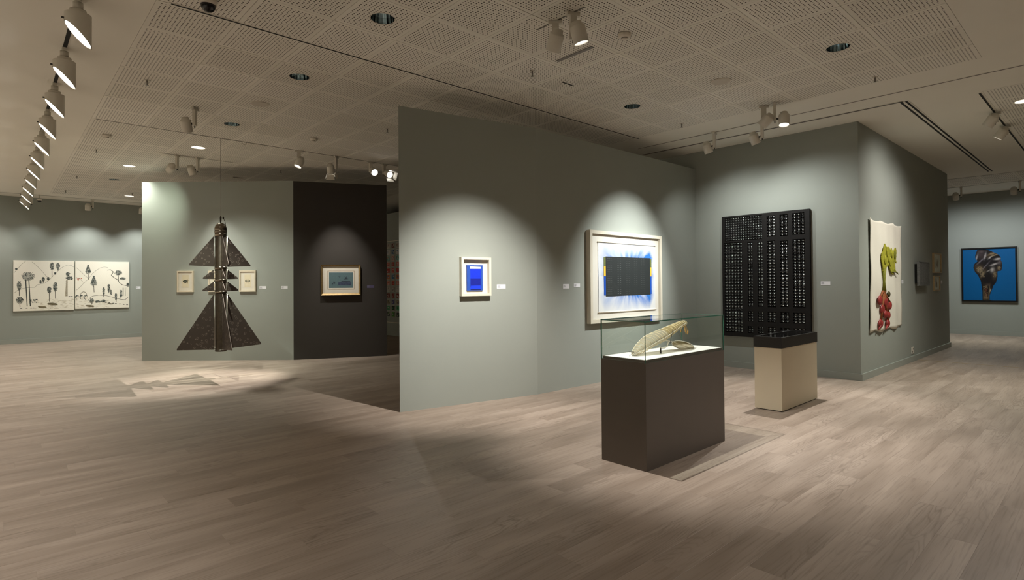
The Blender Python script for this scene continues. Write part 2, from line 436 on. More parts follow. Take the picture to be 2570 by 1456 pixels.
# tracks and slots in the ceiling
def track(label, x0, y0, x1, y1, w_, mat=None, gaps=()):
    t = thing('light_track', label, 'track', ((x0+x1)/2, (y0+y1)/2, HC-.004)); cx, cy = (x0+x1)/2, (y0+y1)/2
    if abs(x1-x0) > abs(y1-y0):
        MB().box(x0-cx, -w_/2-.006, 0, x1-cx, w_/2+.006, .003).build('housing', M_ceil, t); MB().box(x0-cx+.02, -w_/2, -.002, x1-cx-.02, w_/2, .002).build('channel', mat or M_trackm, t)
    else:
        MB().box(-w_/2-.006, y0-cy, 0, w_/2+.006, y1-cy, .003).build('housing', M_ceil, t); MB().box(-w_/2, y0-cy+.02, -.002, w_/2, y1-cy-.02, .002).build('channel', mat or M_trackm, t)
    return t
track('dark recessed lighting track crossing the ceiling above the kinked partition', 1.0, 5.15, 7.46, 5.15, .018, M_black)
track('recessed lighting track above the hanging sculpture, carrying the dazzling spotlights', .95, 9.37, 7.35, 9.37, .02)
track('thin lighting track over the black relief, carrying two grey spotlights', 7.985, -2.0, 7.985, 5.56, .016)
track('lighting track in the plain ceiling strip with a row of wall washers', .46, 1.5, .46, 18.2, .032, M_black)
track('lighting track along the small tile field facing the white textile', 8.76, 1.165, 15.1, 1.165, .022, M_black)
track('lighting track in front of the blue photograph wall', 17.2, -2.0, 17.2, 4.5, .02)
track('lighting track in front of the landscape canvases', -1.0, 18.05, 6.0, 18.05, .02)
track('short lighting track holding two spotlights near the hanging sculpture', 2.0, 11.06, 3.2, 11.06, .016)
track('short lighting track above the glass case holding a pair of spotlights', 3.55, 2.95, 3.55, 3.55, .016)
track('narrow ceiling joint above the far corridor', 15.71, -2.0, 15.71, 4.2, .012)
# slot diffusers
t = thing('slot_diffuser', 'pair of black air slots in the ceiling beside the tall wall block', 'vent', (11.83, 1.87, HC-.004))
MB().box(-3.4, -.055, 0, 3.4, .055, .003).build('frame', M_ceil, t)
for dy in (-.028, .028): MB().box(-3.38, dy-.013, -.002, 3.38, dy+.013, .002).build('slot', M_black, t)
t = thing('slot_diffuser', 'grey air slot in the ceiling above the black relief', 'vent', (8.44, 3.83, HC-.004))
MB().box(-.035, -1.96, 0, .035, 1.96, .003).build('frame', M_ceil, t)
MB().box(-.02, -1.94, -.002, .02, 1.94, .002).build('slot', M_trackm, t)
# ------------------------------------------------------------------ ceiling lamps
WARM = (1.0, .968, .90)
COOL = (.93, 1.0, .88)
NEUT = (.97, 1.0, .965)
def spot_light(parent, loc, axis, watts, cone, blend, col, rad=.035):
    l = bpy.data.lights.new('spot_beam', 'SPOT'); l.energy = watts; l.spot_size = math.radians(cone); l.spot_blend = blend
    l.color = col; l.shadow_soft_size = rad
    q = project(Vector(parent.location) + Vector(loc))          # a lamp beyond the edge of the picture says so in its name
    nm = 'spot_beam' if q and 0 <= q[0] <= 2570 and 0 <= q[1] <= 1456 else 'spot_beam_offscreen'
    o = bpy.data.objects.new(nm, l); COL.objects.link(o); o.parent = parent; o.location = loc
    o.rotation_mode = 'QUATERNION'; o.rotation_quaternion = Vector((0,0,-1)).rotation_difference(Vector(axis).normalized())
def spotlight(label, ax, ay, side, aim, watts=0, cone=50, blend=1.0, col=WARM, barn=False, group=None, drop=.2, r=.064, z=HC, rad=.03):
    t = thing('spotlight', label, 'spotlight', (ax, ay, z), 0, group)
    sd = Vector((side[0], side[1], 0)).normalized(); pv = Vector((-sd.y, sd.x, 0))
    B = Matrix((sd, pv, Vector((0,0,1)))).transposed().to_4x4()
    MB().box(-.018, -.06, -.034, .018, .06, -.006, m=B).build('adapter', M_lamp, t)
    MB().box(-.016, -.03, -.034-drop, .016, .03, -.034, m=B).build('gear_box', M_lamp, t)
    hc = sd*.105 + Vector((0,0,-.03-drop))
    ax_ = (Vector(aim) - (Vector((ax, ay, z))+hc)).normalized()
    R_ = Matrix.Translation(hc) @ zto(ax_)
    h = MB().lathe([(.012,-.105),(.042,-.1),(.046,-.07),(r-.004,-.066),(r,-.058),(r,.075),(r-.006,.075),(r-.008,.05)], 24, R_, cap1=False)
    head = h.build('head', M_lamp, t)
    MB().lathe([(r-.008,.0515),(.02,.0525)], 24, R_, cap0=False).build('lens', M_lens if watts else M_lensoff, head)
    MB().tube([sd*.01+Vector((0,0,-.0-drop)), hc], .012).build('pivot', M_lampd, t)
    MB().lathe([(.007,-.012),(.007,.012)], 8, Matrix.Translation(Vector((0,0,-.05-drop)))).build('knob', M_lampd, t)
    if barn:
        e1 = (Vector((0,0,1)) - ax_*ax_.z).normalized(); e2 = ax_.cross(e1)
        for s1, e in ((1, e1), (-1, e1), (1, e2), (-1, e2)):
            f = e2 if e is e1 else e1; c0 = hc + ax_*.075 + e*s1*(r+.004); c1 = c0 + ax_*.085 + e*s1*.035
            b = MB(); n_ = (c1-c0).cross(f).normalized()*.0015
            q = [c0-f*.06, c0+f*.06, c1+f*.075, c1-f*.075]
            b.add([p-n_ for p in q]+[p+n_ for p in q], [(0,1,2,3),(7,6,5,4),(0,4,5,1),(1,5,6,2),(2,6,7,3),(3,7,4,0)])
            b.build('barn_door', M_lamp, head)
    if watts: spot_light(t, hc + ax_*.085, ax_, watts, cone, blend, col, rad)
    return t
P = 2.0
WASH = 74
V = Vector
# near pair above the glass case
spotlight('grey spotlight near the smoke detector, turned to the blue collage frame', 3.55, 3.30, (-.75,-.66), (4.15,5.2,.66), 520*P, 61)
spotlight('shining grey spotlight above the glass case, pair of the one for the collage', 3.55, 3.10, (-.35,-.94), (4.35,2.75,.5), 260*P, 64, blend=.7, rad=.01)
# pair in front of the pier
spotlight('tilted grey spotlight turned to the large white scroll frame', 7.27, 3.12, (-.8,-.6), (6.95,5.06,1.38), 470*P, 60, col=NEUT)
spotlight('shining drum spotlight over the white plinth with black lid', 7.27, 2.98, (.35,-.94), (6.6,2.65,.2), 270*P, 74, blend=.7, rad=.01)
spotlight('grey spotlight in the plain ceiling strip past the corner of the large tile field', 6.62, .50, (.6,-.8), (3.7,.7,0), 190*P, 90)
# two on the thin track in front of the black relief
spotlight('grey spotlight on the thin track, nearer to the kinked partition', 7.985, 4.17, (-.15,1), (9.0,4.0,.9), 48*P, 132, col=NEUT)
spotlight('grey spotlight on the thin track, nearer to the shining drum spotlight', 7.985, 3.45, (-.15,1), (9.0,3.05,.9), 60*P, 132, col=NEUT)
# around the hanging sculpture
spotlight('drum spotlight turned to the hanging sculpture, on its own by a dark downlight', 1.84, 7.97, (-.75,.66), (2.5,9.36,1.0), 260*P, 40, blend=.8, col=COOL, rad=.01)
spotlight('grey spotlight of the pair on the short track, all in shade', 2.28, 11.06, (-.75,.66), (2.0,12.6,2.7), 44*P, 78, col=(.88,1,.80))
spotlight('grey spotlight of the pair on the short track, with light on its flank', 2.60, 11.06, (-.75,.66), (3.2,11.5,1.5), 60*P, 52)
spotlight('small shining spotlight on the track above the hanging sculpture', 3.73, 9.37, (-.3,-.95), (2.4,9.25,.5), 480*P, 44, blend=.7, rad=.01)
spotlight('spotlight with barn doors aimed at the charcoal partition', 4.39, 9.37, (-.6,.8), (4.93,10.26,1.5), 120*P, 48, barn=True)
spotlight('dazzling round spotlight on the track behind the kinked partition', 5.06, 9.37, (0,-1), (4.55,5.45,1.6), 60*P, 48, drop=.17)
spotlight('dazzling spotlight with open barn doors behind the kinked partition', 5.34, 9.37, (.3,-1), (5.2,5.45,1.6), 50*P, 48, barn=True, drop=.17)
# right-hand track facing the textile
spotlight('grey spotlight on the right-hand track aimed at the white textile', 9.97, 1.165, (-.9,.3), (10.1,2.54,1.6), 66*P, 130, drop=.1)
spotlight('grey spotlight on the right-hand track beside the one for the textile', 10.92, 1.165, (-.9,.3), (10.9,2.54,1.6), 24*P, 110, drop=.1)
# far walls
spotlight('small grey spotlight in front of the far wall, beside the wall block corner', 17.2, 2.66, (-.3,.95), (18.8,2.8,1.3), 56*P, 118, col=(.93,.98,1))
spotlight('small grey spotlight in front of the far wall, above the blue photograph', 17.2, 1.60, (-.3,.95), (18.8,1.8,1.3), 56*P, 118, col=(.93,.98,1))
spotlight('small grey spotlight in front of the canvases, by the security camera', .60, 18.05, (-.95,-.3), (.8,18.7,.7), 66*P, 102, col=NEUT)
spotlight('small grey spotlight in front of the canvases, above their joint', 1.80, 18.05, (-.95,-.3), (1.75,18.7,.7), 76*P, 102, col=NEUT)
spotlight('small grey spotlight half hidden by the partition, in front of the canvases', 2.97, 18.05, (-.95,-.3), (2.9,18.7,.7), 72*P, 102, col=NEUT)
# wall washers on the left track
def washer(y):
    t = thing('wall_washer', 'grey cylindrical wall washer with slanted shining mouth, on the plain-strip track', 'spotlight', (.46, y, HC), 0, 'wall washers on the left track')
    MB().box(-.02, -.06, -.03, .02, .06, -.006).build('adapter', M_lamp, t)
    MB().lathe([(.034,-.09),(.034,-.03)], 16).build('neck', M_lamp, t)
    MB().lathe([(.056,-.125),(.056,-.09)], 20).build('collar', M_lamp, t)
    n = 28; r = .088; b = MB(); cut = lambda x: -.285 + (-x)*1.05
    for rr in (r, r-.005): 
        vs = [(rr*math.cos(2*math.pi*k/n), rr*math.sin(2*math.pi*k/n), -.125) for k in range(n)]
        vs += [(rr*math.cos(2*math.pi*k/n), rr*math.sin(2*math.pi*k/n), cut(rr*math.cos(2*math.pi*k/n))) for k in range(n)]
        b.add(vs, [(k,(k+1)%n,n+(k+1)%n,n+k) for k in range(n)], smooth=True)
    b.add([(r*math.cos(2*math.pi*k/n), r*math.sin(2*math.pi*k/n), -.125) for k in range(n)], [tuple(range(n))])
    h = b.build('head', M_lamp, t, fix=False)
    rr = r-.006
    MB().add([(rr*math.cos(2*math.pi*k/n), rr*math.sin(2*math.pi*k/n), cut(rr*math.cos(2*math.pi*k/n))+.012) for k in range(n)], [tuple(range(n))]).build('lens', M_lens, h)
    MB().lathe([(.008,-.012),(.008,.012)], 8, Matrix.Translation((-.092,0,-.175)) @ zto((1,0,0))).build('knob', M_lampd, t)
    return t
w0 = washer(5.56)
for k, y in enumerate([5.56+1.245*i for i in range(-3, 11)]):  # the first three, out of view, are added to raise the ambient light
    o = copy_tree(w0) if k < 13 else w0
    o.location = (.46, y, HC)
    spot_light(o, (-.04,0,-.30), (-.62,0,-1), 2*WASH, 108, 1.0, WARM, .06)

# ------------------------------------------------------------------ recessed downlights
def downlight(on):
    t = thing('downlight', 'lit recessed downlight with white glow' if on else 'unlit recessed downlight with striped chrome reflector', 'downlight', (0,0,0), 0, 'lit downlights' if on else 'unlit downlights')
    MB().lathe([(.103,.002),(.112,-.004),(.114,0.0)], 32, cap0=False, cap1=False).build('rim', M_white, t)
    b = MB(); n = 36                                     # faceted reflector
    prof = [(.102,.0),(.097,.05),(.088,.1),(.07,.14)]
    vs = []
    for r, z in prof:
        for k in range(n): q = r*(1-.03*(k % 2)); vs.append((q*math.cos(2*math.pi*k/n), q*math.sin(2*math.pi*k/n), z))
    b.add(vs, [(i*n+k, i*n+(k+1)%n, (i+1)*n+(k+1)%n, (i+1)*n+k) for i in range(3) for k in range(n)])
    b.build('reflector', M_chrome if not on else M_refl, t, fix=False)
    MB().lathe([(.085,.13),(.01,.135)], 24, cap0=False).build('lamp', M_lens if on else M_black, t)
    return t
LAB_OFF = ['unlit chrome downlight before the dark track, between dome camera and spotlight pair', 'unlit chrome downlight just past the dark track, before the flush loudspeaker', 'unlit chrome downlight beside the lone drum spotlight', 'unlit chrome downlight between two lit ones, beyond the short track', 'unlit chrome downlight near the outer corner of the large tile field', 'unlit chrome downlight above the large scroll frame, near the end of the dark track']
LAB_ON = ['lit downlight between the hanging wire and the short track', 'lit downlight past the short track, on the side of the wall washers', 'lit downlight furthest along, in front of the landscape canvases', 'lit downlight in front of the blue photograph wall', 'lit downlight in the small tile field beside the right-hand track']
M_refl = pm('white_reflector', S(238,234,224), .2, na=.02)
for on, spots in ((False, DOWN_OFF), (True, DOWN_ON)):
    d0 = downlight(on)
    for k, (x, y) in enumerate(spots):
        o = d0 if k == len(spots)-1 else copy_tree(d0); o.location = (x, y, HC); o['label'] = (LAB_ON if on else LAB_OFF)[k]
        if on: spot_light(o, (0,0,-.01), (0,0,-1), 240*P, 120, 1.0, (.97,1,.88), .08)

# ------------------------------------------------------------------ small ceiling devices
def sprinkler():
    t = thing('sprinkler', 'small metal sprinkler head in the tiled ceiling', 'sprinkler', (0,0,0), 0, 'sprinkler heads in the ceiling')
    MB().lathe([(.026,-.004),(.028,0)], 16).build('plate', M_white, t)
    MB().lathe([(.007,-.05),(.009,-.004)], 10).build('stem', M_steel, t)
    MB().lathe([(.016,-.056),(.018,-.052)], 10).build('deflector', M_steel, t); return t
s0 = sprinkler()
for k, (x, y) in enumerate([(1.205,7.255),(4.208,4.254),(7.197,1.854),(7.204,4.254),(4.177,7.23),(4.1,11.2),(1.19,11.45),(1.16,16.75),(1.18,14.44),(2.4,16.3)]):
    o = s0 if k == 0 else copy_tree(s0); o.location = (x, y, HC-.003)
def detector(label, x, y):
    t = thing('smoke_detector', label, 'detector', (x, y, HC-.003))
    MB().lathe([(.04,-.034),(.056,-.026),(.06,-.008),(.06,0)], 24).build('base', M_white, t)
    MB().lathe([(.022,-.05),(.028,-.046),(.028,-.034)], 20).build('sensor', M_white, t); MB().lathe([(.0285,-.040),(.0285,-.036)], 20).build('gap', M_lampd, t)
detector('round white smoke detector beside the spotlight pair over the glass case', 4.214, 3.061)
detector('round white smoke detector near the lit downlights and wall washers', 1.192, 10.26)
detector('round white smoke detector on the ceiling beside the kinked partition', 3.594, 8.453)
for lab, x, y in (('flush round white ceiling loudspeaker between two dark downlights by the left field', 2.41, 7.272), ('flush round white ceiling loudspeaker near the drum spotlight', 6.02, 3.06)):
    t = thing('ceiling_speaker', lab, 'speaker', (x, y, HC-.004))
    MB().lathe([(.108,-.004),(.112,0)], 32).build('rim', M_white, t); MB().lathe([(.1,-.006),(.1,-.003)], 32).build('grille', pm('speaker_grille', S(196,188,176), .7, ns=200, na=.1), t)
t = thing('blade_antenna', 'flat grey strip set in a ceiling tile below the spotlight pair', 'strip', (4.21, 3.66, HC-.004))
MB().box(-.022, -.23, -.003, .022, .23, 0).build('plate', pm('grey_plate', S(128,124,120), .6), t)
tag(MB().box(-.09, -.006, -.003, .09, .006, 0).build('tile_slit', M_black, loc=(4.78,4.26,HC-.003)), 'short black slit cut in a ceiling tile', 'slit')
tag(MB().box(-.09,-.05,-.012,.09,.05,0).build('junction_cover', M_white, loc=(3.7,12.58,HC-.003)), 'small white cover plate on the ceiling above the grey-green partition', 'cover')
tag(MB().tube([(2.83,9.37,HC-.006),(2.83,9.37,HC-.03),(2.86,9.37,HC-.05),(2.89,9.37,HC-.03),(2.89,9.37,HC-.006)], .006).build('track_hook', M_lamp), 'small empty hook on the track above the hanging sculpture', 'hook')
def dome(label, x, y, r, stem):
    t = thing('security_camera', label, 'camera', (x, y, HC-.003))
    if stem: MB().lathe([(.012,-stem),(.012,0)], 10).build('stem', M_lamp, t)
    MB().lathe([(r,-stem-r*.7),(r*1.05,-stem-.004),(r*.9,-stem)], 24).build('housing', M_white, t)
    MB().ball((0,0,-stem-r*.7), r*.9, r*.9, r*.9, 20, 10).build('dome', M_dome, t)
M_dome = pm('smoked_dome', S(10,10,11), .08, na=.02)
dome('black dome security camera on a tile beside the dark ceiling track', 1.225, 4.89, .062, 0)
dome('small black security camera on a stem in front of the landscape canvases', .74, 18.0, .05, .1)
# ------------------------------------------------------------------ works on the walls
def on_wall(name, label, cat, org, t, s, z, d=0, group=None):
    """thing on a vertical wall: org = a point of the wall, t = direction to the viewer's right, s = distance along it, d = stand-off"""
    t = Vector((t[0], t[1], 0)).normalized(); n = Vector((t.y, -t.x, 0))
    p = Vector((org[0], org[1], 0)) + t*s + n*d; p.z = z
    return thing(name, label, cat, p, math.atan2(t.y, t.x), group)
T_L, T_B, T_2 = (1,0), (0,-1), (1,0)
t_l, t_d = (tl.x, tl.y), (td.x, td.y)
t_a = (A1_[0]-A0[0], A1_[1]-A0[1])
def frame_bars(w, h, fw, dep, y0=0, bev=0):
    b = MB()
    o = [(0,0),(w,0),(w,h),(0,h)]; i = [(fw,fw),(w-fw,fw),(w-fw,h-fw),(fw,h-fw)]
    for k in range(4):
        k2 = (k+1) % 4
        q = [o[k], o[k2], i[k2], i[k]]
        f = [(q[0][0],-dep,q[0][1]),(q[1][0],-dep,q[1][1]),(q[2][0],-dep+bev,q[2][1]),(q[3][0],-dep+bev,q[3][1])]
        bk = [(p[0],y0,p[1]) for p in q]
        b.add(f+bk, [(0,1,2,3),(7,6,5,4),(0,4,5,1),(1,5,6,2),(2,6,7,3),(3,7,4,0)])
    return b
M_pale = pm('pale_wood', S(206,194,172), .55, ns=30, na=.06, stretch=(1,1,6))
M_cream = pm('cream_frame', S(208,201,184), .5, ns=10, na=.02)
M_mat = pm('mat_board', S(214,207,192), .8, ns=30, na=.02)
M_paper = pm('aged_paper', S(214,203,176), .85, ns=14, na=.05)
M_canvas = pm('canvas', S(234,228,214), .85, ns=60, na=.025)
M_bronze = pm('bronze_gilt_frame', S(150,126,84), .38, .55, ns=25, na=.2)
M_blackf = pm('black_frame', S(14,14,15), .35)

# ---- the two ink landscapes on the left wall
INK = [S(58,66,66), S(82,90,88), S(108,112,104), S(40,46,48)]
def tree(b, cx, cz, w_, h_, trunk, rnd, y=-.0325, kind='leaf'):
    if trunk: b.ribbon([(cx, cz-h_*.3), (cx+w_*.03, cz-h_*.5-trunk)], .012, y, S(70,66,58))
    n = int(30 + 700*w_*h_*6)
    if kind == 'pine':
        for q in range(4): b.dab(cx, cz+h_*(.36-.2*q), w_*(.12+.09*q), h_*.13, -.0321, S(172,172,162), 0, 12)
    else: b.dab(cx, cz, w_*.40, h_*.42, -.0321, S(176,175,165), 0, 14)
    for _ in range(min(n, 130)):
        a = rnd.random()*2*math.pi; q = math.sqrt(rnd.random()); fz = q*math.sin(a); fx = q*math.cos(a)
        if kind == 'pine': fx *= max(.15, .5-fz*.55)
        b.dab(cx+fx*w_*.5, cz+fz*h_*.5, rnd.uniform(.006,.016), rnd.uniform(.003,.007), y-rnd.random()*.001, rnd.choice(INK), rnd.uniform(-.6,.6), 6)
def canvas(label, s, w_, h_, z, draw):
    t = on_wall('ink_landscape', label, 'painting', (0, Y1), T_L, s, z)
    MB().box(0, -.032, 0, w_, -.002, h_).build('canvas', M_canvas, t)
    b = MB(); draw(b, random.Random(3)); b.build('ink_drawing', M_paint, t, fix=False)
def c1(b, R):
    def m(x, y): return ((x-98)/1192*1.2, 1.275-(y-102)/913*1.275)
    L = lambda pts, w_=.0065, c=S(132,128,116): b.ribbon([m(*p) for p in pts], w_, -.0322, c)
    L([(110,330),(180,255),(260,165),(335,112)]); L([(450,128),(540,195),(620,270),(690,345),(755,410)])
    L([(115,690),(200,625),(330,598),(500,590),(560,540),(700,512),(790,450),(870,370),(980,270),(1060,210),(1160,176),(1230,185),(1280,215)])
    def T(x, y, w_, h_, tr, kind='leaf'): p = m(x, y); tree(b, p[0], p[1], w_/1192*1.2, h_/913*1.275, tr/913*1.275, R, kind=kind)
    T(375,390,260,170,0); T(210,560,85,180,90); T(838,205,80,150,120); T(958,200,70,130,20); T(785,640,80,140,140); T(905,580,85,180,130,); T(665,440,55,90,20); T(615,485,40,60,5); T(765,430,40,60,5); T(220,820,140,120,60); T(152,262,35,35,0); T(900,335,40,40,0)
    for x0_, x1_ in ((330,360),(390,420)): b.ribbon([m(x0_,450), m(x1_,930)], .018, -.0323, S(48,52,52))
    b.flat([m(1125,450), m(1100,760), m(1155,760), m(1155,450)], -.0323, S(176,166,146))
    for k in range(60): b.ribbon([m(1108+R.random()*40,460+k*5), m(1120+R.random()*38,462+k*5)], .004, -.0326, S(120,112,98))
    T(1190,420,150,70,0); T(1160,345,80,70,0)
    b.dab(*m(650,950), .09, .03, -.0324, S(112,102,80), -.15); b.dab(*m(850,900), .11, .035, -.0324, S(100,92,72), -.12)
    for k in range(110): 
        p = m(R.uniform(480,1285), R.uniform(800,990)); b.ribbon([p, (p[0]+R.uniform(.02,.06), p[1]-R.uniform(-.004,.008))], .004, -.0325-R.random()*.0006, R.choice([S(166,150,122), S(140,128,104), S(186,172,146)]))
    for k in range(26): b.dab(m(0,0)[0]+.0+R.uniform(.40,.56), m(0,R.uniform(805,875))[1], .016, .007, -.033, R.choice(INK))
    for x in (245,350,435,480,1190,1240): b.dab(*m(x, 765 if x > 1000 else 965), .022, .009, -.0331, INK[3])
def c2_(b, R):
    def m(x, y): return ((x-1312)/1056*1.18, 1.26-(y-125)/840*1.26)
    L = lambda pts, w_=.0065, c=S(132,128,116): b.ribbon([m(*p) for p in pts], w_, -.0322, c)
    L([(1330,240),(1420,310),(1500,385),(1540,410)]); L([(1335,635),(1400,585),(1480,505),(1560,440),(1640,340),(1720,280),(1790,240),(1870,222),(1940,232)])
    L([(1930,280),(1990,270),(2050,310),(2010,370),(2060,410),(2130,450),(2170,500),(2230,545),(2340,565)], .014, S(86,84,76)); L([(1330,410),(1400,440),(1470,500)], .006)
    L([(1550,835),(1580,785),(1640,745),(1760,728),(1900,738),(2040,772),(2180,808),(2290,822),(2350,770)], .010, S(104,100,90))
    def T(x, y, w_, h_, tr, kind='leaf'): p = m(x, y); tree(b, p[0], p[1], w_/1056*1.18, h_/840*1.26, tr/840*1.26, R, kind=kind)
    T(1555,265,150,170,100,'pine'); T(1665,475,180,200,100,'pine'); T(1858,660,45,150,30); T(1960,600,50,150,20); T(2000,680,30,100,0); T(2105,765,45,150,20); T(2205,710,45,150,10); T(2150,325,150,90,100); T(2240,430,110,50,0); T(2345,545,50,70,0); T(1625,830,80,90,20); T(1850,835,100,50,0); T(1740,845,120,40,0)
    for k in range(14): a = math.pi*k/13; b.dab(m(1470,0)[0]+.07*math.cos(a), m(0,740)[1]+.11*math.sin(a), .01, .01, -.0324, S(130,124,110))
    for x in (1350,1430,1510): T(x,760,70,80,0); b.dab(*m(x+10,770), .03, .05, -.0340, S(222,214,198))
    for x in range(2240,2350,22): L([(x,600),(x+R.uniform(-8,8),750)], .005)
    for x, y in ((1350,425),(1375,440),(1390,425),(1368,462),(1425,432),(1355,448)): b.dab(*m(x,y), .012, .010, -.0333, S(178,70,48))
    b.dab(*m(1590,920), .10, .03, -.0324, S(110,100,78), -.15); b.dab(*m(1990,890), .07, .018, -.0324, S(104,96,76), -.1)
    for x in (1900,1970,2100,2180,2260,2330,2050): b.dab(*m(x, 862+(x-1900)*.12), .024, .009, -.0331, INK[3])
    for k in range(90):
        p = m(R.uniform(1320,1950), R.uniform(820,950)); b.ribbon([p, (p[0]+R.uniform(.02,.06), p[1])], .004, -.0325-R.random()*.0006, R.choice([S(166,150,122), S(140,128,104), S(186,172,146)]))
canvas('white canvas with ink landscape, two tall palm-like trees and a cart', .275, 1.2, 1.275, .812, c1)
canvas('white canvas with ink landscape, pine trees and a tiny red blossom', 1.495, 1.18, 1.26, .83, c2_)

# ---- wall labels
def card(label, org, t, s, z, w_, h_, mat=None):
    o = on_wall('wall_label', label, 'label', org, t, s, z-h_)
    MB().box(0, -.003, 0, w_, 0, h_).build('card', mat or M_card, o)
    b = MB(); R = random.Random(int(s*100))
    for k in range(4): b.flat([(.008,h_-.011-k*.009),(.008+w_*R.uniform(.18,.42),h_-.011-k*.009),(.008+w_*.3,h_-.0145-k*.009),(.008,h_-.0145-k*.009)], -.0035)
    b.build('print_lines', M_text, o, fix=False)
card('small white label card on the wall right of the ink landscapes', (0,Y1), T_L, 2.842, 1.412, .11, .066)
card('small white label card beside the framed specimen drawing on the grey-green partition', Ba, t_l, 2.25, 1.397, .125, .052)
card('small white label card at the edge of the grey-green partition, next to the charcoal one', Ba, t_l, 2.665, 1.397, .12, .053)
card('dark violet label card on the charcoal partition', Bb, t_d, 1.348, 1.401, .137, .056, M_violet)
card('white label card beside the blue collage frame', A0, t_a, 1.24, 1.401, .123, .053)
card('white label card on the kinked partition, further from the large scroll frame', (0,5.06), T_2, 5.551, 1.399, .12, .062)
card('white label card on the kinked partition, next to the large scroll frame', (0,5.06), T_2, 5.767, 1.404, .125, .05)
card('white label card beside the black relief', (PX,0), T_B, -3.052, 1.413, .13, .058)
card('white label card between the textile and the dark wooden panel', (0,PYF), T_2, 11.19, 1.424, .1, .06)
card('white label card right of the two small wooden frames', (0,PYF), T_2, 14.16, 1.41, .12, .06)

# ---- three framed specimen drawings behind the sculpture
for k, (s, lab) in enumerate(((.69,'pale wood frame with dark oval specimen drawing, left of the hanging sculpture'), (1.285,'pale wood frame with specimen drawing, half hidden by the hanging sculpture'), (1.878,'pale wood frame with ringed oval specimen drawing, right of the hanging sculpture'))):
    o = on_wall('framed_drawing', lab, 'picture', Ba, t_l, s, 1.294)
    w_, h_ = .312, .402
    frame_bars(w_, h_, .024, .035).build('frame', M_pale, o)
    MB().box(.02, -.02, .02, w_-.02, -.004, h_-.02).build('mat', M_mat, o)
    b = MB(); b.box(.095, -.0215, .09, .22, -.0202, .325); p = b.build('paper', M_paper, o)
    d = MB(); cx, cz = .155, .205
    d.dab(cx, cz, .046, .024, -.0222, S(52,56,48), 0, 16); d.dab(cx+.002, cz+.002, .030, .011, -.0226, S(196,186,160) if k == 2 else S(96,98,84), 0, 14)
    for q in range(9): d.dab(cx+.05*math.cos(q*.7)*.9, cz+.026*math.sin(q*.7), .006, .004, -.0224, S(66,66,54))
    if k == 0: d.ribbon([(cx+.04,cz+.04),(cx+.045,cz-.04)], .006, -.0224, S(110,92,62)); d.ribbon([(cx+.03,cz+.01),(cx+.06,cz+.014)], .006, -.0224, S(96,84,60))
    d.build('specimen', M_paint, o, fix=False)

# ---- print on the charcoal partition
o = on_wall('framed_print', 'bronze framed blue-grey print with cream mat on the charcoal partition', 'picture', Bb, t_d, .49, 1.212)
w_, h_ = .732, .588
frame_bars(w_, h_, .036, .06, 0, .032).build('frame', M_bronze, o)
MB().box(.03, -.022, .03, w_-.03, -.004, h_-.03).build('mat', M_mat, o)
d = MB(); ix0, ix1, iz0, iz1 = .125, .62, .113, .468
for q in ([(ix0,iz0),(ix1,iz0)],[(ix1,iz0),(ix1,iz1)],[(ix1,iz1),(ix0,iz1)],[(ix0,iz1),(ix0,iz0)]): d.ribbon(q, .006, -.0228, S(146,118,84))
d.flat([(.15,.14),(.595,.14),(.595,.44),(.15,.44)], -.0226, S(86,108,112))
R = random.Random(5)
d.flat([(.32,.195),(.555,.19),(.56,.25),(.32,.255)], -.0232, S(62,70,92)); d.ribbon([(.38,.27),(.54,.268)], .012, -.0234, S(44,48,66))
for cx, cz, n, sp in ((.46,.33,26,.03),(.245,.235,14,.022),(.21,.225,6,.01),(.345,.362,6,.012)):
    for _ in range(n): d.dab(cx+R.gauss(0,sp*.6), cz+R.gauss(0,sp*.6), .008, .005, -.0236, R.choice([S(46,52,66),S(60,68,78)]), R.random()*3, 6)
for _ in range(60): d.dab(.33+R.random()*.22, .195+R.random()*.055, .01, .004, -.0238, R.choice([S(52,56,80),S(74,84,100)]), R.random(), 6)
d.build('print', M_paint, o, fix=False)

# ---- blue collage in a deep cream box frame
o = on_wall('box_frame', 'cream box frame with cobalt blue collage on the kinked partition', 'picture', A0, t_a, .735, 1.266)
w_, h_ = .395, .457
frame_bars(w_, h_, .028, .062).build('frame', M_cream, o)
MB().box(.02, -.012, .02, w_-.02, -.003, h_-.02).build('backing', M_mat, o)
cb = MB().box(.085, -.032, .065, .295, -.0125, .365).build('collage_board', pm('cobalt_board', S(28,72,160), .6, na=.08), o)
d = MB(); d.flat([(.128,.07),(.268,.07),(.268,.32),(.128,.32)], -.0325, S(8,44,196)); d.flat([(.13,.10),(.265,.10),(.265,.205),(.13,.205)], -.0328, S(4,22,132))
d.flat([(.128,.07),(.268,.07),(.262,.082),(.134,.082)], -.0333, S(8,20,90)); d.flat([(.128,.082),(.268,.082),(.262,.125),(.134,.122)], -.033, S(16,52,210)); d.flat([(.125,.322),(.266,.322),(.266,.345),(.125,.348)], -.0333, S(226,226,228))
for k in range(5): d.ribbon([(.18+k*.012,.352),(.188+k*.012,.356)], .004, -.0334, S(150,170,210))
d.build('collage', M_paint, o, fix=False)

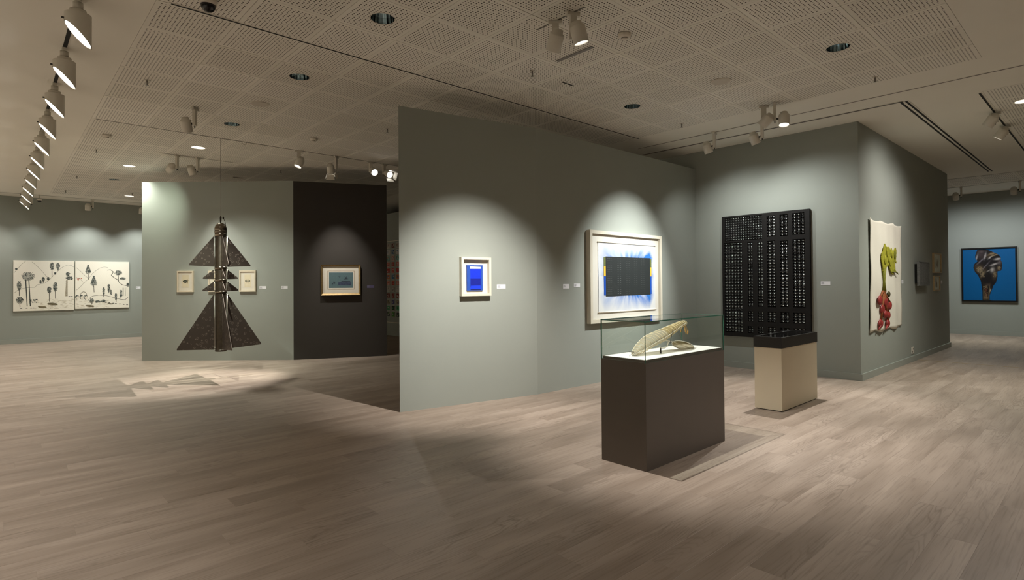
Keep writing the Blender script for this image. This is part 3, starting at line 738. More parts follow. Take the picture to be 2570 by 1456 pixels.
# ---- the large scroll frame
o = on_wall('scroll_frame', 'large deep cream frame with white scroll, black rectangle and blue smears', 'painting', (0,5.06), T_2, 6.035, .846)
w_, h_ = 1.777, 1.305
frame_bars(w_, h_, .05, .072).build('frame', M_cream, o)
MB().box(.04, -.03, .04, w_-.04, -.004, h_-.04).build('backing', pm('backing_white', S(206,202,192), .8, na=.01), o)
def mat_scroll():
    m, nt, p = newmat('scroll_paper')
    tc = nt.nodes.new('ShaderNodeTexCoord'); sx = nt.nodes.new('ShaderNodeSeparateXYZ'); nt.links.new(tc.outputs['Object'], sx.inputs[0])
    X, Z = sx.outputs[0], sx.outputs[2]
    # streaks radiating from the rectangle: noise in polar space around its centre
    dx = math_(nt, 'SUBTRACT', X, .70); dz = math_(nt, 'SUBTRACT', Z, .51)
    ang = math_(nt, 'ARCTAN2', dz, dx); rad = math_(nt, 'SQRT', math_(nt, 'ADD', math_(nt, 'MULTIPLY', dx, dx), math_(nt, 'MULTIPLY', dz, dz)))
    cb = nt.nodes.new('ShaderNodeCombineXYZ'); nt.links.new(math_(nt, 'MULTIPLY', ang, 2.4), cb.inputs[0]); nt.links.new(math_(nt, 'MULTIPLY', rad, 1.4), cb.inputs[1])
    n = nd(nt, 'ShaderNodeTexNoise', Scale=1.7, Detail=3.0, Roughness=.5); nt.links.new(cb.outputs[0], n.inputs['Vector'])
    bx = math_(nt, 'MAXIMUM', math_(nt, 'SUBTRACT', math_(nt, 'ABSOLUTE', dx), .56), 0.0); bz = math_(nt, 'MAXIMUM', math_(nt, 'SUBTRACT', math_(nt, 'ABSOLUTE', dz), .29), 0.0)
    dist = math_(nt, 'ADD', math_(nt, 'MULTIPLY', bz, 1.0), math_(nt, 'MULTIPLY', bx, 1.6))
    fall = nt.nodes.new('ShaderNodeMapRange'); nt.links.new(dist, fall.inputs[0]); fall.inputs[1].default_value = 0; fall.inputs[2].default_value = .24; fall.inputs[3].default_value = 1.0; fall.inputs[4].default_value = 0
    side = nt.nodes.new('ShaderNodeMapRange'); nt.links.new(X, side.inputs[0]); side.inputs[1].default_value = .1; side.inputs[2].default_value = 1.35; side.inputs[3].default_value = .45; side.inputs[4].default_value = 1.25
    k = math_(nt, 'MULTIPLY', math_(nt, 'MULTIPLY', fall.outputs[0], side.outputs[0]), math_(nt, 'MULTIPLY_ADD', n.outputs[0], 2.6, -.55))
    cl = nt.nodes.new('ShaderNodeClamp'); nt.links.new(k, cl.inputs[0])
    nt.links.new(mixc(nt, cl.outputs[0], S(206,207,206), S(34,104,184)), p.inputs['Base Color']); p.inputs['Roughness'].default_value = .8
    return m
sc = MB(); n = 28; sw, sh = 1.42, 1.0
vs = []; fs = []
for i in range(n+1):
    for j in range(13):
        u, v = i/n, j/12
        vs.append((u*sw, -.0015-.004*abs(math.sin(u*9+v*4))*v*(1-v)*4-.002, v*sh))
for i in range(n):
    for j in range(12): fs.append((i*13+j, (i+1)*13+j, (i+1)*13+j+1, i*13+j+1))
sc.add(vs, fs, smooth=True)
scroll = sc.build('scroll', mat_scroll(), o, loc=(.212,-.032,.147), fix=False)
for z_ in (0, sh): MB().tube([(-.012,-.008,z_),(sw+.012,-.008,z_)], .009, 10).build('scroll_rod', M_canvas, scroll)
d = MB(); yy = -.0095; bx0, bx1, bz0, bz1 = .165, 1.272, .228, .80
d.flat([(bx0,bz0-.003),(bx1,bz0+.006),(bx1,bz1),(bx0,bz1-.004)], yy, S(34,38,38))
for xa, xb in ((bx0-.042,bx0+.004),(bx1-.004,bx1+.042)):
    for za, zb, c in ((.655,.785,S(96,104,58)),(.515,.655,S(226,168,52)),(.24,.515,S(14,70,160))): d.flat([(xa,za),(xb,za),(xb,zb),(xa,zb)], yy+.0005, c)
R = random.Random(2)
for col, dens in ((.05,.35),(.09,.35),(.13,.3),(.29,.85),(.345,.85),(.50,.25),(.56,.25),(.70,.3),(.75,.3),(.88,.3),(.94,.3)):
    for k in range(17):
        g_ = 46+int(60*dens*R.uniform(.6,1.1)); d.ribbon([(bx0+col-.012,bz0+.03+k*.032),(bx0+col+.012,bz0+.03+k*.032)], .006, yy-.0005, S(g_,g_+4,g_+3))
for k in range(9): d.ribbon([(bx0+.03+k*.03,bz0+.3-k*.02),(bx0+.08+k*.03,bz0+.02)], .008, yy-.0004, S(42,46,45))
d.build('print', M_paint, scroll, fix=False)

# ---- the black relief of knobs
BL_Y, BL_Z, BW, BH = 4.556, .52, 1.378, 1.98
o = on_wall('black_relief', 'large black wooden relief panel with compartments of small knobs', 'artwork', (PX,0), T_B, -BL_Y, BL_Z)
M_blk = pm('black_painted_wood', S(24,22,21), .6, ns=14, na=.2, bump=.15, bs=40, spec=.2)
M_knob = pm('black_gloss_knob', S(14,13,13), .35, na=.1, spec=.4)
op = []
def opn(ya, yb, za, zb, nc, nr): op.append((BL_Y-ya, BL_Y-yb, zb-BL_Z, za-BL_Z, nc, nr))
opn(4.503,3.884,2.476,2.09,15,10); opn(3.81,3.677,2.45,2.12,2,7); opn(3.613,3.492,2.45,2.115,2,7); opn(3.425,3.249,2.454,2.124,3,7)
opn(4.517,4.215,2.065,.583,6,30); opn(4.125,4.043,2.055,1.013,2,20); opn(3.965,3.879,2.05,1.015,2,20); opn(3.81,3.683,2.054,1.01,2,22); opn(3.613,3.493,2.045,1.017,2,20); opn(3.427,3.248,2.054,1.018,3,22)
for za, zb, nr in ((.938,.774,4),(.70,.586,3)):
    for ya, yb, nc in ((4.129,4.043,2),(3.969,3.877,2),(3.813,3.686,2),(3.617,3.487,2),(3.427,3.251,3)): opn(ya, yb, za, zb, nc, nr)
MB().box(0, -.026, 0, BW, -.002, BH).build('back_board', M_blk, o)
xs = sorted({0, BW, *[v for q in op for v in q[:2]]}); zs = sorted({0, BH, *[v for q in op for v in q[2:4]]})
fr = MB()
for za, zb in zip(zs[:-1], zs[1:]):
    run = None
    for xa, xb in zip(xs[:-1], xs[1:]):
        cx, cz = (xa+xb)/2, (za+zb)/2
        inn = any(q[0] < cx < q[1] and q[2] < cz < q[3] for q in op)
        if not inn: run = (run[0], xb) if run else (xa, xb)
        if (inn or xb == xs[-1]) and run: fr.box(run[0], -.058, za, run[1], -.026, zb); run = None
fr.build('lattice', M_blk, o)
M_stud = pm('glint_stud', S(190,192,192), .36, 1, na=.04)  # metal studs added in every cell to catch lamp glints
for oi, (x0_, x1_, z0_, z1_, nc, nr) in enumerate(op):
    kb = MB(); sb = MB(); R = random.Random(int(x0_*1e4)); cw, ch = (x1_-x0_)/nc, (z1_-z0_)/nr
    for i in range(nc):
        for j in range(nr):
            cx = x0_+(i+.5)*cw; cz = z0_+(j+.5)*ch; top = 1-(j+.5)/nr
            kb.ball((cx, -.036, cz+ch*.36), cw*.52, .016, ch*.26, 8, 5)
            kb.ball((cx-cw*.42, -.038, cz), cw*.2, .016, ch*.34, 6, 5)
            sb.ball((cx+cw*.06, -.044, cz-ch*.02), cw*R.uniform(.22,.28), .006, ch*R.uniform(.14,.21), 8, 5)
    q = kb.build('knob_panel', M_knob, o, fix=False); q['kind'] = 'stuff'
    if sb.v: q = sb.build('glint_stud_panel', M_stud, o, fix=False); q['kind'] = 'stuff'

# ---- the textile with plant
o = on_wall('wall_textile', 'white hanging cloth with a green plant and red bulbs', 'textile', (0,PYF), T_2, 9.4, .655)
M_cloth = pm('cream_wool', S(232,226,212), .95, ns=90, na=.05, bump=.5, bs=120, stretch=(6,1,1))
cl = MB(); nx, nz = 30, 40
vs = []; fs = []
for i in range(nx+1):
    for j in range(nz+1):
        u, v = i/nx, j/nz
        wd = 1.70*(1-.03*math.sin(v*math.pi)) ; x = (u-.5)*wd + .86 - .05*(1-v)
        z = v*1.675
        if j == nz: z += .03*(1-abs(math.sin(u*9))) - .02
        if j == 0: z += .03*math.sin(u*14)*.7
        vs.append((x, -.018-.008*math.sin(u*26+v*2)-.004*math.sin(v*15+u*5), z))
for i in range(nx):
    for j in range(nz): fs.append((i*(nz+1)+j, (i+1)*(nz+1)+j, (i+1)*(nz+1)+j+1, i*(nz+1)+j+1))
cl.add(vs, fs, smooth=True)
c_o = cl.build('cloth', M_cloth, o, fix=False)
md = c_o.modifiers.new('thick', 'SOLIDIFY'); md.thickness = .006; md.offset = 0
def pl(x, z): return (x-9.4, z-.655)
M_leaf = pm('lime_felt', S(150,146,30), .85, ns=30, na=.3, bump=.4, bs=60)
M_leafd = pm('olive_felt', S(112,112,26), .85, ns=40, na=.2, bump=.4, bs=60)
M_red = pm('red_silk', S(142,44,42), .5, ns=16, na=.4, bump=.3, bs=25)
M_rust = pm('rust_thread', S(140,76,34), .8, ns=30, na=.2)
lf = MB(); R = random.Random(9)
out = [(10.10,1.99),(10.2,1.93),(10.3,1.95),(10.38,1.90),(10.46,1.93),(10.55,1.86),(10.62,1.92),(10.70,1.95),(10.74,1.88),(10.70,1.78),(10.72,1.70),(10.60,1.74),(10.66,1.64),(10.68,1.55),(10.58,1.60),(10.55,1.50),(10.44,1.55),(10.36,1.60),(10.28,1.66),(10.18,1.64),(10.10,1.58),(10.04,1.52),(9.98,1.56),(9.96,1.66),(9.90,1.75),(9.95,1.84),(10.02,1.86)]
jag = []
for (xa, za), (xb, zb) in zip(out, out[1:]+out[:1]):
    for f in range(4): jag.append((xa+(xb-xa)*f/4+R.uniform(-.012,.012), za+(zb-za)*f/4+R.uniform(-.006,.006)))
lf.slab([pl(*p) for p in jag], -.042, -.03); lf.build('leaf_spray', M_leaf, o)
for cx, cz, rx, rz in ((10.20,1.86,.05,.085),(10.07,1.735,.05,.07),(10.36,1.71,.055,.075),(10.62,1.82,.045,.07),(10.45,1.84,.05,.06),(10.27,1.76,.04,.06)):
    MB().ball((cx-9.4, -.046, cz-.655), rx, .014, rz, 12, 8).build('leaf', M_leaf if cx < 10.5 else M_leafd, o)
MB().tube([(*pl(10.02,1.60)[:1],-.045,pl(0,1.60)[1]), (pl(9.98,0)[0],-.05,pl(0,1.40)[1]), (pl(9.99,0)[0],-.05,pl(0,1.25)[1])], [.03,.018,.028]).build('stem', M_leafd, o)
MB().tube([(pl(10.42,0)[0],-.045,.9),(pl(10.58,0)[0],-.05,.905),(pl(10.72,0)[0],-.045,.89),(pl(10.81,0)[0],-.045,.86)], [.006,.014,.012,.004]).build('tendril', M_leafd, o)
bul = [(9.78,1.12,.125,.085),(10.06,1.09,.13,.085),(10.28,1.03,.12,.08),(10.16,1.02,.1,.07),(9.89,.98,.12,.085),(10.06,.90,.11,.075),(10.20,.88,.11,.075),(9.80,.77,.125,.075),(10.17,.755,.10,.07)]
for k, (bx, bz, rx, rz) in enumerate(bul):
    MB().ball((bx-9.4, -.044, bz-.655), rx*.78, .026, rz*.86, 14, 9).build('bulb', M_red, o)
    MB().tube([(9.98+R.uniform(-.08,.1)-9.4,-.045,.60),((9.96+bx)/2-9.4+R.uniform(-.04,.04),-.05,(bz-.655+.62)/2+.02),(bx-9.4,-.05,bz-.655+rz*.6)], .014, 6).build('root', M_rust, o)
for bx, bz in ((9.80,.77),(10.17,.755)): MB().tube([(bx-9.45,-.05,bz-.655-.03),(bx-9.52,-.04,bz-.655-.1)], [.02,.004], 6).build('root_tip', M_red, o)
MB().ball((10.22-9.4,-.05,1.205-.655), .06, .02, .045, 12, 8).build('bud', pm('dark_olive_felt', S(66,58,26), .8), o)

# ---- dark wooden panel and two small frames
M_slate = pm('dark_slate_wood', S(104,104,101), .6, ns=7, na=.35, bump=.3, bs=12, stretch=(2,2,6))
o = on_wall('dark_panel', 'dark grey weathered wooden panel standing proud of the wall', 'artwork', (0,PYF), T_2, 12.02, 1.32)
MB().box(.04, -.045, .05, .70, -.002, .39).build('backing_box', M_blackf, o)
pb = MB().box(0, -.075, 0, .76, -.045, .43).build('board', M_slate, o)
b = MB()
for x0_, z0_, x1_, z1_ in ((0,0,.76,.012),(0,.418,.76,.43),(0,0,.012,.43),(.748,0,.76,.43)): b.box(x0_, -.082, z0_, x1_, -.075, z1_)
b.build('rim', M_slate, o)
for lab, s, z_, w_, h_ in (('small oak box frame with pale drawing, upper of the two', 13.43, 1.565, .66, .39), ('small oak box frame with pale drawing, lower of the two', 13.46, 1.21, .49, .30)):
    o = on_wall('framed_sketch', lab, 'picture', (0,PYF), T_2, s, z_)
    frame_bars(w_, h_, .022, .032).build('frame', pm('oak_frame', S(176,154,116), .5, ns=30, na=.1), o)
    MB().box(.015, -.012, .015, w_-.015, -.003, h_-.015).build('paper', pm('pale_green_paper', S(206,214,204), .8), o)
    d = MB(); R = random.Random(int(z_*100))
    for k in range(14): x = w_*R.uniform(.3,.7); d.ribbon([(x, h_*R.uniform(.2,.4)), (x+R.uniform(-.03,.03), h_*R.uniform(.55,.82))], .012, -.0128, R.choice([S(92,96,90), S(150,146,122), S(120,104,86)]))
    d.build('drawing', M_paint, o, fix=False)
t = on_wall('wall_outlet', 'small white power outlet near the floor below the textile', 'outlet', (0,PYF), T_2, 11.76, .135)
MB().box(0,-.008,0,.14,0,.115).build('plate', M_white, t); b = MB(); b.box(.03,-.010,.02,.06,-.008,.05); b.box(.085,-.010,.065,.11,-.008,.095); b.build('sockets', M_lampd, t)

# ---- the blue photograph
o = on_wall('blue_photograph', 'black framed photograph of a dark carved torso on bright blue', 'photograph', (X1,0), T_B, -2.925, .86)
w_, h_ = 1.105, 1.397
frame_bars(w_, h_, .035, .05).build('frame', M_blackf, o)
MB().box(.02, -.03, .02, w_-.02, -.004, h_-.02).build('backing', M_blackf, o)
d = MB()
def m(x, y): 
    u = (x-196)/(1324-196); return (.0+u*w_, h_-((y-(195-47*u))/(1268-195+60*u))*h_)
K = V(S(20,16,18))
FIG = [m(*p) for p in ((535,225),(640,212),(740,215),(830,255),(960,315),(1005,370),(1010,440),(1035,500),(1030,590),(1005,645),(940,655),(938,760),(905,880),(850,950),(800,1080),(775,1140),(770,1230),(840,1262),(625,1262),(628,1100),(615,960),(600,860),(545,740),(480,670),(452,590),(455,530),(490,490),(540,450),(495,400),(492,340),(510,280))]
def inside(x, z):
    c = False; n = len(FIG)
    for i in range(n):
        (xa, za), (xb, zb) = FIG[i], FIG[i-1]
        if (za > z) != (zb > z) and x < (xb-xa)*(z-za)/(zb-za)+xa: c = not c
    return c
# soft lights on the carved figure: centre, radii (photo pixels), tilt, colour
GL = [(600,310,85,95,0,(62,52,54)),(520,385,16,60,.25,(150,146,150)),(695,345,16,55,.2,(175,168,168)),(620,260,60,20,0,(66,56,56)),(600,450,14,90,.75,(110,104,112)),(690,560,12,110,.62,(100,94,100)),(850,290,130,18,-.45,(120,100,74)),(880,330,110,10,-.4,(150,130,100)),(945,405,55,16,-.15,(205,198,195)),(790,380,14,34,.8,(180,172,168)),(870,515,70,15,-.4,(180,172,168)),(985,470,35,45,0,(86,78,80)),(970,590,38,44,0,(90,78,66)),(835,625,34,44,.2,(165,158,152)),(575,610,80,70,-.5,(96,80,60)),(880,720,40,80,.1,(84,72,58)),(640,720,26,70,.5,(110,96,76)),(760,645,46,8,-.6,(150,142,134)),(655,1110,10,120,0,(128,112,84)),(765,1080,10,110,.08,(128,112,84)),(700,1030,24,40,0,(92,54,38)),(705,1140,26,44,0,(92,54,38)),(700,1200,50,30,0,(98,84,64)),(740,930,50,26,.2,(70,58,50)),(790,1040,10,30,.2,(170,158,140))]
GL = [(*m(x, y), rx*.00098, ry*.0013, t_, V(S(*c))) for x, y, rx, ry, t_, c in GL]
sp = m(580,625); R = random.Random(4)
gold = [(*m(R.gauss(cx,sx_*.5), R.gauss(cz,sz_*.5)), R.uniform(.006,.012)) for cx, cz, sx_, sz_ in R.choices([(570,620,55,55),(640,720,36,45),(880,720,28,60),(700,1130,42,90),(700,980,45,40),(860,290,80,18),(970,590,22,26)], k=110)]
gx, gz = 150, 190; x0_, z0_ = .034, .034; dx_, dz_ = (w_-.068)/gx, (h_-.068)/gz
for i in range(gx):
    for j in range(gz):
        x, z = x0_+(i+.5)*dx_, z0_+(j+.5)*dz_
        if inside(x, z):
            c = K.copy()
            for cx, cz, rx, rz, t_, cc in GL:
                u_ = (x-cx)*math.cos(t_)-(z-cz)*math.sin(t_); v_ = (x-cx)*math.sin(t_)+(z-cz)*math.cos(t_)
                q = (u_/rx)**2+(v_/rz)**2
                if q < 6: c = c + (cc-K)*math.exp(-q)*.85
            r_ = math.hypot(x-sp[0], (z-sp[1])*.85)
            if r_ < .062: c = c.lerp(V(S(150,134,104)) if math.sin(r_*330) > 0 else V(S(34,28,28)), .75)
            for cx, cz, r2 in gold:
                if abs(math.hypot(x-cx, z-cz)-r2) < .0035: c = c.lerp(V(S(128,112,86)), .6); break
            col = tuple(min(1, k_) for k_ in c)
        else: col = S(0,84,140)
        d.add([(x-dx_/2,-.0306,z-dz_/2),(x+dx_/2,-.0306,z-dz_/2),(x+dx_/2,-.0306,z+dz_/2),(x-dx_/2,-.0306,z+dz_/2)], [(0,1,2,3)], col=col)
d.build('photo_print', M_photo, o, fix=False)

# ---- board of small paintings on the far partition
o = on_wall('display_board', 'white edged display board carrying rows of tiny paintings', 'board', (8.04,0), T_B, -14.55, .36)
MB().box(0, -.02, 0, 1.75, -.002, 2.26).build('board', M_wall, o)
b = MB(); 
for q in ((0,-.03,0,1.75,-.02,.02),(0,-.03,2.24,1.75,-.02,2.26)): b.box(*q)
b.build('edge', M_cream, o)
ROW = [('brown and white',(S(120,70,60),S(190,180,170))),('blue and white',(S(70,110,150),S(220,220,222))),('pink and teal',(S(206,150,140),S(110,170,160))),('red',(S(196,72,60),S(210,120,110))),('bright red',(S(216,84,74),S(190,60,56))),('blue and orange',(S(70,120,160),S(214,120,80))),('coral red',(S(212,92,80),S(224,140,124))),('grey and pink',(S(176,166,160),S(206,196,190))),('dark red',(S(150,54,44),S(120,48,36))),('violet and blue',(S(86,86,150),S(150,140,120))),('dark green',(S(60,70,56),S(70,160,110))),('green and grey',(S(80,150,60),S(72,80,80)))]
ORD = ['first','second','third','fourth','fifth','sixth','seventh','eighth','ninth','tenth','eleventh','twelfth']
R = random.Random(8)
for r, (cn, cc) in enumerate(ROW):
    for c in range(5):
        p = on_wall('small_painting', f'tiny {cn} painting in the {ORD[r]} row down of the white edged board', 'painting', (8.04,0), T_B, -14.17+c*.247, 2.62-.20-r*.172, .0202, f'tiny paintings in the {ORD[r]} row')
        MB().box(0, -.010, 0, .155, 0, .13).build('panel', M_canvas, p)
        d = MB(); a_, b_ = cc if (c % 2 == 0) else cc[::-1]
        d.flat([(.004,.004),(.151,.004),(.151,.126),(.004,.126)], -.0105, tuple(x*.7 for x in a_))
        for _ in range(6): d.dab(R.uniform(.04,.115), R.uniform(.03,.10), R.uniform(.012,.03), R.uniform(.008,.022), -.011-.0003*R.random(), R.choice([tuple(x*.7 for x in b_), S(196,188,180), tuple(x*.35 for x in a_)]), R.random()*3, 7)
        d.build('image', M_paint, p, fix=False)
# ------------------------------------------------------------------ glass case
vx0, vx1, vy0, vy1 = 3.555, 4.760, 2.418, 2.840
t = thing('display_case', 'dark grey plinth with a glass case on top', 'display case', ((vx0+vx1)/2, (vy0+vy1)/2, 0))
cx, cy = (vx0+vx1)/2, (vy0+vy1)/2; hw, hd = (vx1-vx0)/2, (vy1-vy0)/2
M_plinth = pm('charcoal_plinth', S(95,87,80), .55, ns=4, na=.03, bump=.02)
MB().box(-hw+.001, -hd+.001, 0, hw-.001, hd-.001, .806).build('plinth', M_plinth, t)
dk = MB().box(-hw+.014, -hd+.014, .806, hw-.014, hd-.014, .826).build('deck', pm('deck_edge', S(96,86,76), .6), t)
MB().box(-hw+.0142, -hd+.0142, .826, hw-.0142, hd-.0142, .828).build('deck_cloth', pm('white_linen', S(236,235,233), .9, ns=150, na=.02), dk)
g_ = .008; z0, z1 = .806, 1.110
def pane(x0, y0, z0_, x1, y1, z1_, thin):
    b = MB(); b.box(x0, y0, z0_, x1, y1, z1_)
    # big faces clear, cut edges green
    for k, f in enumerate(b.f):
        ax = {0:2,1:2,2:1,3:0,4:1,5:0}[k]; b.mi[k] = 0 if ax == thin else 1
    b.build('pane', [M_glass, M_gedge], t)
pane(-hw, -hd, z0, hw, -hd+g_, z1, 1); pane(-hw, hd-g_, z0, hw, hd, z1, 1)
pane(-hw, -hd+g_, z0, -hw+g_, hd-g_, z1, 0); pane(hw-g_, -hd+g_, z0, hw, hd-g_, z1, 0)
pane(-hw, -hd, z1, hw, hd, z1+g_, 2)

# ------------------------------------------------------------------ ribbed sculpture inside the case
def membrane(name, col, alpha, rough=.35):
    m = bpy.data.materials.new(name); m.use_nodes = True; nt = m.node_tree; p = nt.nodes['Principled BSDF']; out = nt.nodes['Material Output']
    n = nd(nt, 'ShaderNodeTexNoise', Scale=30.0, Detail=3.0); tc = nt.nodes.new('ShaderNodeTexCoord'); nt.links.new(tc.outputs['Object'], n.inputs['Vector'])
    nt.links.new(mixc(nt, n.outputs[0], tuple(c*.85 for c in col), col), p.inputs['Base Color']); p.inputs['Roughness'].default_value = rough
    tr = nt.nodes.new('ShaderNodeBsdfTransparent'); mx = nt.nodes.new('ShaderNodeMixShader'); mx.inputs[0].default_value = alpha
    tr.inputs[0].default_value = (.95,.92,.84,1)
    nt.links.new(tr.outputs[0], mx.inputs[1]); nt.links.new(p.outputs[0], mx.inputs[2]); nt.links.new(mx.outputs[0], out.inputs[0]); return m
M_gut = membrane('gut_skin', S(232,224,204), .34)
M_gutd = membrane('amber_gut_skin', S(208,184,128), .45)
M_rib = pm('bone_rib', S(226,212,178), .45, na=.08)
M_bone = pm('pale_bone', S(236,230,216), .4, na=.05)
M_amber = pm('amber_bead', S(190,150,84), .3, na=.15)
M_ink = pm('dark_peg', S(52,44,38), .5)
t = thing('ribbed_sculpture', 'translucent ribbed skin sculpture with paddles, lying on white cloth in the glass case', 'sculpture', (4.1, 2.63, .828))
ox, oy, oz = 4.1, 2.63, .828
ST = [(3.70,.850,.016,.03),(3.74,.862,.026,.05),(3.79,.880,.038,.075),(3.886,.918,.045,.098),(3.948,.936,.048,.105),(4.03,.952,.049,.10),(4.107,.968,.047,.092),(4.241,1.002,.038,.07),(4.30,1.018,.034,.06),(4.362,1.033,.030,.05),(4.42,1.046,.026,.042),(4.47,1.052,.020,.035)]
def station(u):
    k = min(int(u*(len(ST)-1)), len(ST)-2); f = u*(len(ST)-1)-k
    return [a+(b-a)*f for a, b in zip(ST[k], ST[k+1])]
NS, NR = 44, 20
rings = []
for i in range(NS+1):
    x, z, rh, rw = station(i/NS); x2, z2 = station(min(1, i/NS+.02))[:2]; x1_, z1_ = station(max(0, i/NS-.02))[:2]
    tg = Vector((x2-x1_, 0, z2-z1_)).normalized(); nn = Vector((-tg.z, 0, tg.x))
    puff = 1+.05*math.sin(i*math.pi)
    rw *= .72
    rings.append([Vector((x-ox, 0, z-oz)) + nn*rh*math.sin(2*math.pi*k/NR) + Vector((0,1,0))*rw*math.cos(2*math.pi*k/NR) for k in range(NR)])
sk = MB(); half = NS*24//NS
def skin(a, b_):
    m_ = MB(); vs = [p for r in rings[a:b_+1] for p in r]; n = b_-a
    m_.add(vs, [(i*NR+k, i*NR+(k+1)%NR, (i+1)*NR+(k+1)%NR, (i+1)*NR+k) for i in range(n) for k in range(NR)], smooth=True); return m_
skin(0, 24).build('skin_body', M_gut, t, fix=False); skin(24, NS).build('skin_neck', M_gutd, t, fix=False)
rb = MB()
for i in range(1, NS, 2): rb.tube([p*1.0 for p in rings[i]], .0024, 5, closed=True)
q = rb.build('ribs', M_rib, t); q['kind'] = 'stuff'
for k in (0, NR//2, 3): MB().tube([r[k] for r in rings], .0028, 6).build('stringer', M_bone, t)
MB().tube([rings[16][10], rings[16][14], rings[16][16], rings[16][0]+Vector((0,0,-.01))], .003, 6).build('brace', M_bone, t)
R = random.Random(6)
tip = Vector((4.455-ox, 0, 1.045-oz))
for k, (dx, dy, dz) in enumerate(((-.02,-.05,-.07),(.005,-.03,-.08),(.03,0,-.078),(.055,.02,-.066),(.08,.04,-.05),(.03,.05,-.07))):
    e = tip+Vector((dx,dy,dz)); MB().tube([tip, (tip+e)/2+Vector((.006,0,.012)), e], .0016, 5).build('prong', M_amber, t)
    MB().ball(e, .006, .006, .014, 8, 6).build('paddle', M_amber, t)
# the oval fin on its boom
fd = Vector((.321,0,-.089)).normalized(); fc = Vector((4.337-ox, -.06, .866-oz)); mn = Vector((-.05,-.85,.5)).normalized(); up_ = fd.cross(mn)
ov = MB(); n = 28
vs = [fc+up_*.003]+[fc+fd*.166*math.cos(2*math.pi*k/n)+mn*.056*math.sin(2*math.pi*k/n) for k in range(n)]+[fc-up_*.003]
ov.add(vs, [(0,1+k,1+(k+1)%n) for k in range(n)]+[(n+1,1+(k+1)%n,1+k) for k in range(n)], smooth=True); ov.build('oval_fin', M_gutd, t)
MB().tube([fc+fd*.166*math.cos(2*math.pi*k/n)+mn*.056*math.sin(2*math.pi*k/n) for k in range(n)], .0028, 6, closed=True).build('fin_hoop', M_bone, t)
MB().tube([fc-fd*.166, fc+fd*.166], .002, 5).build('fin_spine', M_bone, t)
MB().tube([Vector((4.10-ox,-.03,.925-oz)), fc-fd*.166], .004, 6).build('boom', M_bone, t)
MB().tube([fc+fd*.166, fc+fd*.175+Vector((0,0,-.016)), Vector((4.515-ox,-.06,.002))], .002, 5).build('fin_foot', M_ink, t)
MB().tube([Vector((4.17-ox,-.07,1.035-oz)), Vector((4.115-ox,-.07,.90-oz))], .0022, 6).build('rod', M_ink, t)
MB().tube([Vector((4.1+.12-ox,-.07,1.0-oz)), Vector((4.34-ox,-.06,.90-oz))], .0008, 4).build('thread', M_ink, t)
MB().tube([Vector((3.965-ox,-.06,.893-oz)), Vector((4.0-ox,-.06,.872-oz)), Vector((4.05-ox,-.06,.868-oz)), Vector((4.085-ox,-.06,.878-oz)), Vector((4.108-ox,-.06,.912-oz))], .0045, 6).build('bracket', M_bone, t)
MB().tube([Vector((3.992-ox,-.06,.874-oz)), Vector((3.99-ox,-.06,.0))], [.005,.007], 8).build('peg', M_ink, t)
for k in range(6):
    a = R.uniform(-.6,.6); MB().tube([Vector((3.70-ox+.02*k-.03, R.uniform(-.03,.03), .002)), Vector((3.71-ox+.012*k, R.uniform(-.01,.01), .03)), Vector((3.70-ox+.016*k-.05+a*.02, R.uniform(-.05,.05), .045-.006*k))], .0013, 5).build('twig', M_ink, t)

# ------------------------------------------------------------------ white plinth with black lid
px0, px1, py0, py1 = 6.235, 7.260, 2.517, 2.811
t = thing('display_plinth', 'cream white plinth with a black lid in front of the black relief', 'plinth', ((px0+px1)/2, (py0+py1)/2, 0))
hw, hd = (px1-px0)/2, (py1-py0)/2
MB().box(-hw+.012, -hd+.012, 0, hw-.012, hd-.012, .012).build('base_gap', M_lampd, t)
MB().box(-hw, -hd, .010, hw, hd, .686).build('body', pm('cream_plinth', S(206,194,170), .6, ns=4, na=.02), t)
lid = MB()
lid.box(-hw-.006, -hd-.006, .686, hw+.006, hd+.006, .788)
for q in ((-hw-.006,-hd-.006,hw+.006,-hd+.006),(-hw-.006,hd-.006,hw+.006,hd+.006),(-hw-.006,-hd+.006,-hw+.006,hd-.006),(hw-.006,-hd+.006,hw+.006,hd-.006)): lid.box(q[0],q[1],.788,q[2],q[3],.804)
lo = lid.build('lid', pm('black_lid', S(20,18,17), .5), t)
MB().box(-hw+.006, -hd+.006, .788, hw-.006, hd-.006, .801).build('glass_top', pm('black_glass', S(8,8,8), .06, na=.02), lo)

# ------------------------------------------------------------------ the hanging sculpture
hx, hy = 2.514, 9.357
t = thing('hanging_sculpture', 'dark metal fish-like rocket sculpture with triangular fins hanging on a wire', 'sculpture', (hx, hy, .42))
zb = .42
view = math.atan2(hy, hx)
PHI = view + math.pi + math.radians(14)                     # front fin points at the room, a little to the right
def mat_fin():
    m, nt, p = newmat('etched_fin_metal')
    tc = nt.nodes.new('ShaderNodeTexCoord')
    v = nd(nt, 'ShaderNodeTexVoronoi', Scale=20.0); nt.links.new(tc.outputs['Object'], v.inputs['Vector'])
    ring = math_(nt, 'ABSOLUTE', math_(nt, 'SUBTRACT', v.outputs['Distance'], .27))
    n = nd(nt, 'ShaderNodeTexNoise', Scale=90.0, Detail=3.0); nt.links.new(tc.outputs['Object'], n.inputs['Vector'])
    k = math_(nt, 'MULTIPLY', math_(nt, 'LESS_THAN', ring, .045), math_(nt, 'ADD', n.outputs[0], .3))
    nt.links.new(mixc(nt, k, S(76,66,59), S(120,108,98)), p.inputs['Base Color'])
    p.inputs['Metallic'].default_value = .55; p.inputs['Roughness'].default_value = .5
    b = nd(nt, 'ShaderNodeBump', Strength=.5, Distance=.003); nt.links.new(k, b.inputs['Height']); nt.links.new(b.outputs[0], p.inputs['Normal']); return m
M_fin = mat_fin()
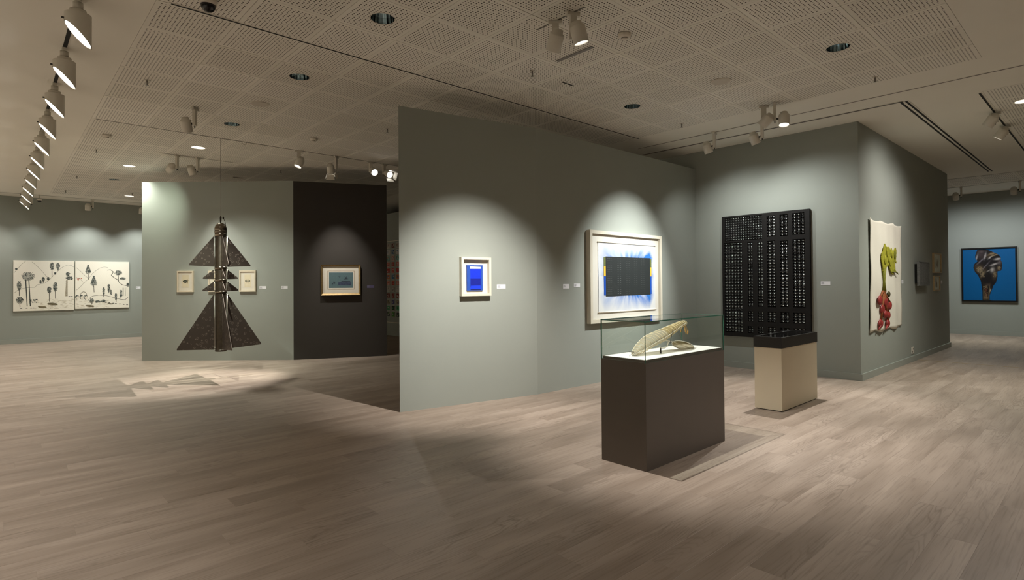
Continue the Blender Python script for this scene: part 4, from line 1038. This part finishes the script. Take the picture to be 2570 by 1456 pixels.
M_tube = pm('smoked_bronze_tube', S(58,48,36), .4, .5, ns=14, na=.35)
M_band = pm('polished_band', S(132,122,108), .2, 1, ns=10, na=.15)
M_rod = pm('gap_light_rod', S(214,206,188), .25, .9)  # pale colour stands for light seen through the gaps beside the fins
segs = [(0.0,.875),(.905,1.055),(1.09,1.235),(1.28,1.745)]
for a, b_ in segs:
    pr = []; n = int((b_-a)/.006)
    for i in range(n+1):
        z = a+(b_-a)*i/n; pr += [(.0765 if i % 2 else .078, z)]
    MB().lathe(pr, 28, smooth=False).build('tube_section', M_tube, t)
for a, b_ in ((.875,.905),(1.055,1.09),(1.235,1.28),(1.745,1.80)): MB().lathe([(.08,a),(.086,a+.004),(.083,(a+b_)/2),(.086,b_-.004),(.08,b_)], 28).build('band', M_band, t)
MB().lathe([(.085,1.80),(.088,1.81),(.088,1.83),(.082,1.835),(.088,1.845),(.086,1.87),(.074,1.91),(.05,1.94),(.018,1.955)], 28).build('dome_cap', M_band, t)
MB().lathe([(.08,-.012),(.082,0),(.078,.02)], 28).build('foot_ring', M_tube, t)
tiers = [(1.28,1.745,.43,1.285), (1.09,1.235,.245,1.085), (.905,1.055,.25,.90), (.02,.86,.60,.04)]
for k in range(4):
    a = PHI + k*math.pi/2; d = Vector((math.cos(a), math.sin(a), 0)); pn = Vector((-d.y, d.x, 0))*.004
    for (za, zt, ln, ztip) in tiers:
        if ln > .5 and k in (1, 3): ln *= .98
        r0 = .098
        pts = [d*r0+Vector((0,0,zt)), d*r0+Vector((0,0,za)), d*ln+Vector((0,0,ztip+.01)), d*ln+Vector((0,0,ztip+.03))]
        b = MB(); b.add([p-pn for p in pts]+[p+pn for p in pts], [(0,1,2,3),(7,6,5,4),(0,4,5,1),(1,5,6,2),(2,6,7,3),(3,7,4,0)])
        f = b.build('fin', M_fin, t)
        MB().tube([d*(r0-.005)+Vector((0,0,za)), d*(r0-.005)+Vector((0,0,zt))], .005, 6).build('fin_rod', M_rod, f)
        for z in (za+.012, zt-.012): MB().tube([d*.07+Vector((0,0,z)), d*r0+Vector((0,0,z))], .006, 6).build('fin_clip', M_band, f)
MB().lathe([(.006,1.95),(.012,1.98),(.014,2.03),(.008,2.05),(.004,2.06)], 10).build('hook_pin', M_tube, t)
s_ = Vector((math.sin(view), -math.cos(view), 0))
MB().tube([s_*.07+Vector((0,0,1.90)), s_*.06+Vector((0,0,1.97)), s_*.045+Vector((0,0,2.01))], [.005,.004,.004], 6).build('spoon_stem', M_tube, t)
MB().ball(s_*.036+Vector((0,0,2.03)), .012, .012, .024, 8, 6).build('spoon_bowl', M_tube, t)
MB().tube([(0,0,2.05),(0,0,HC-zb-.004)], .0022, 5).build('wire', M_steel, t)
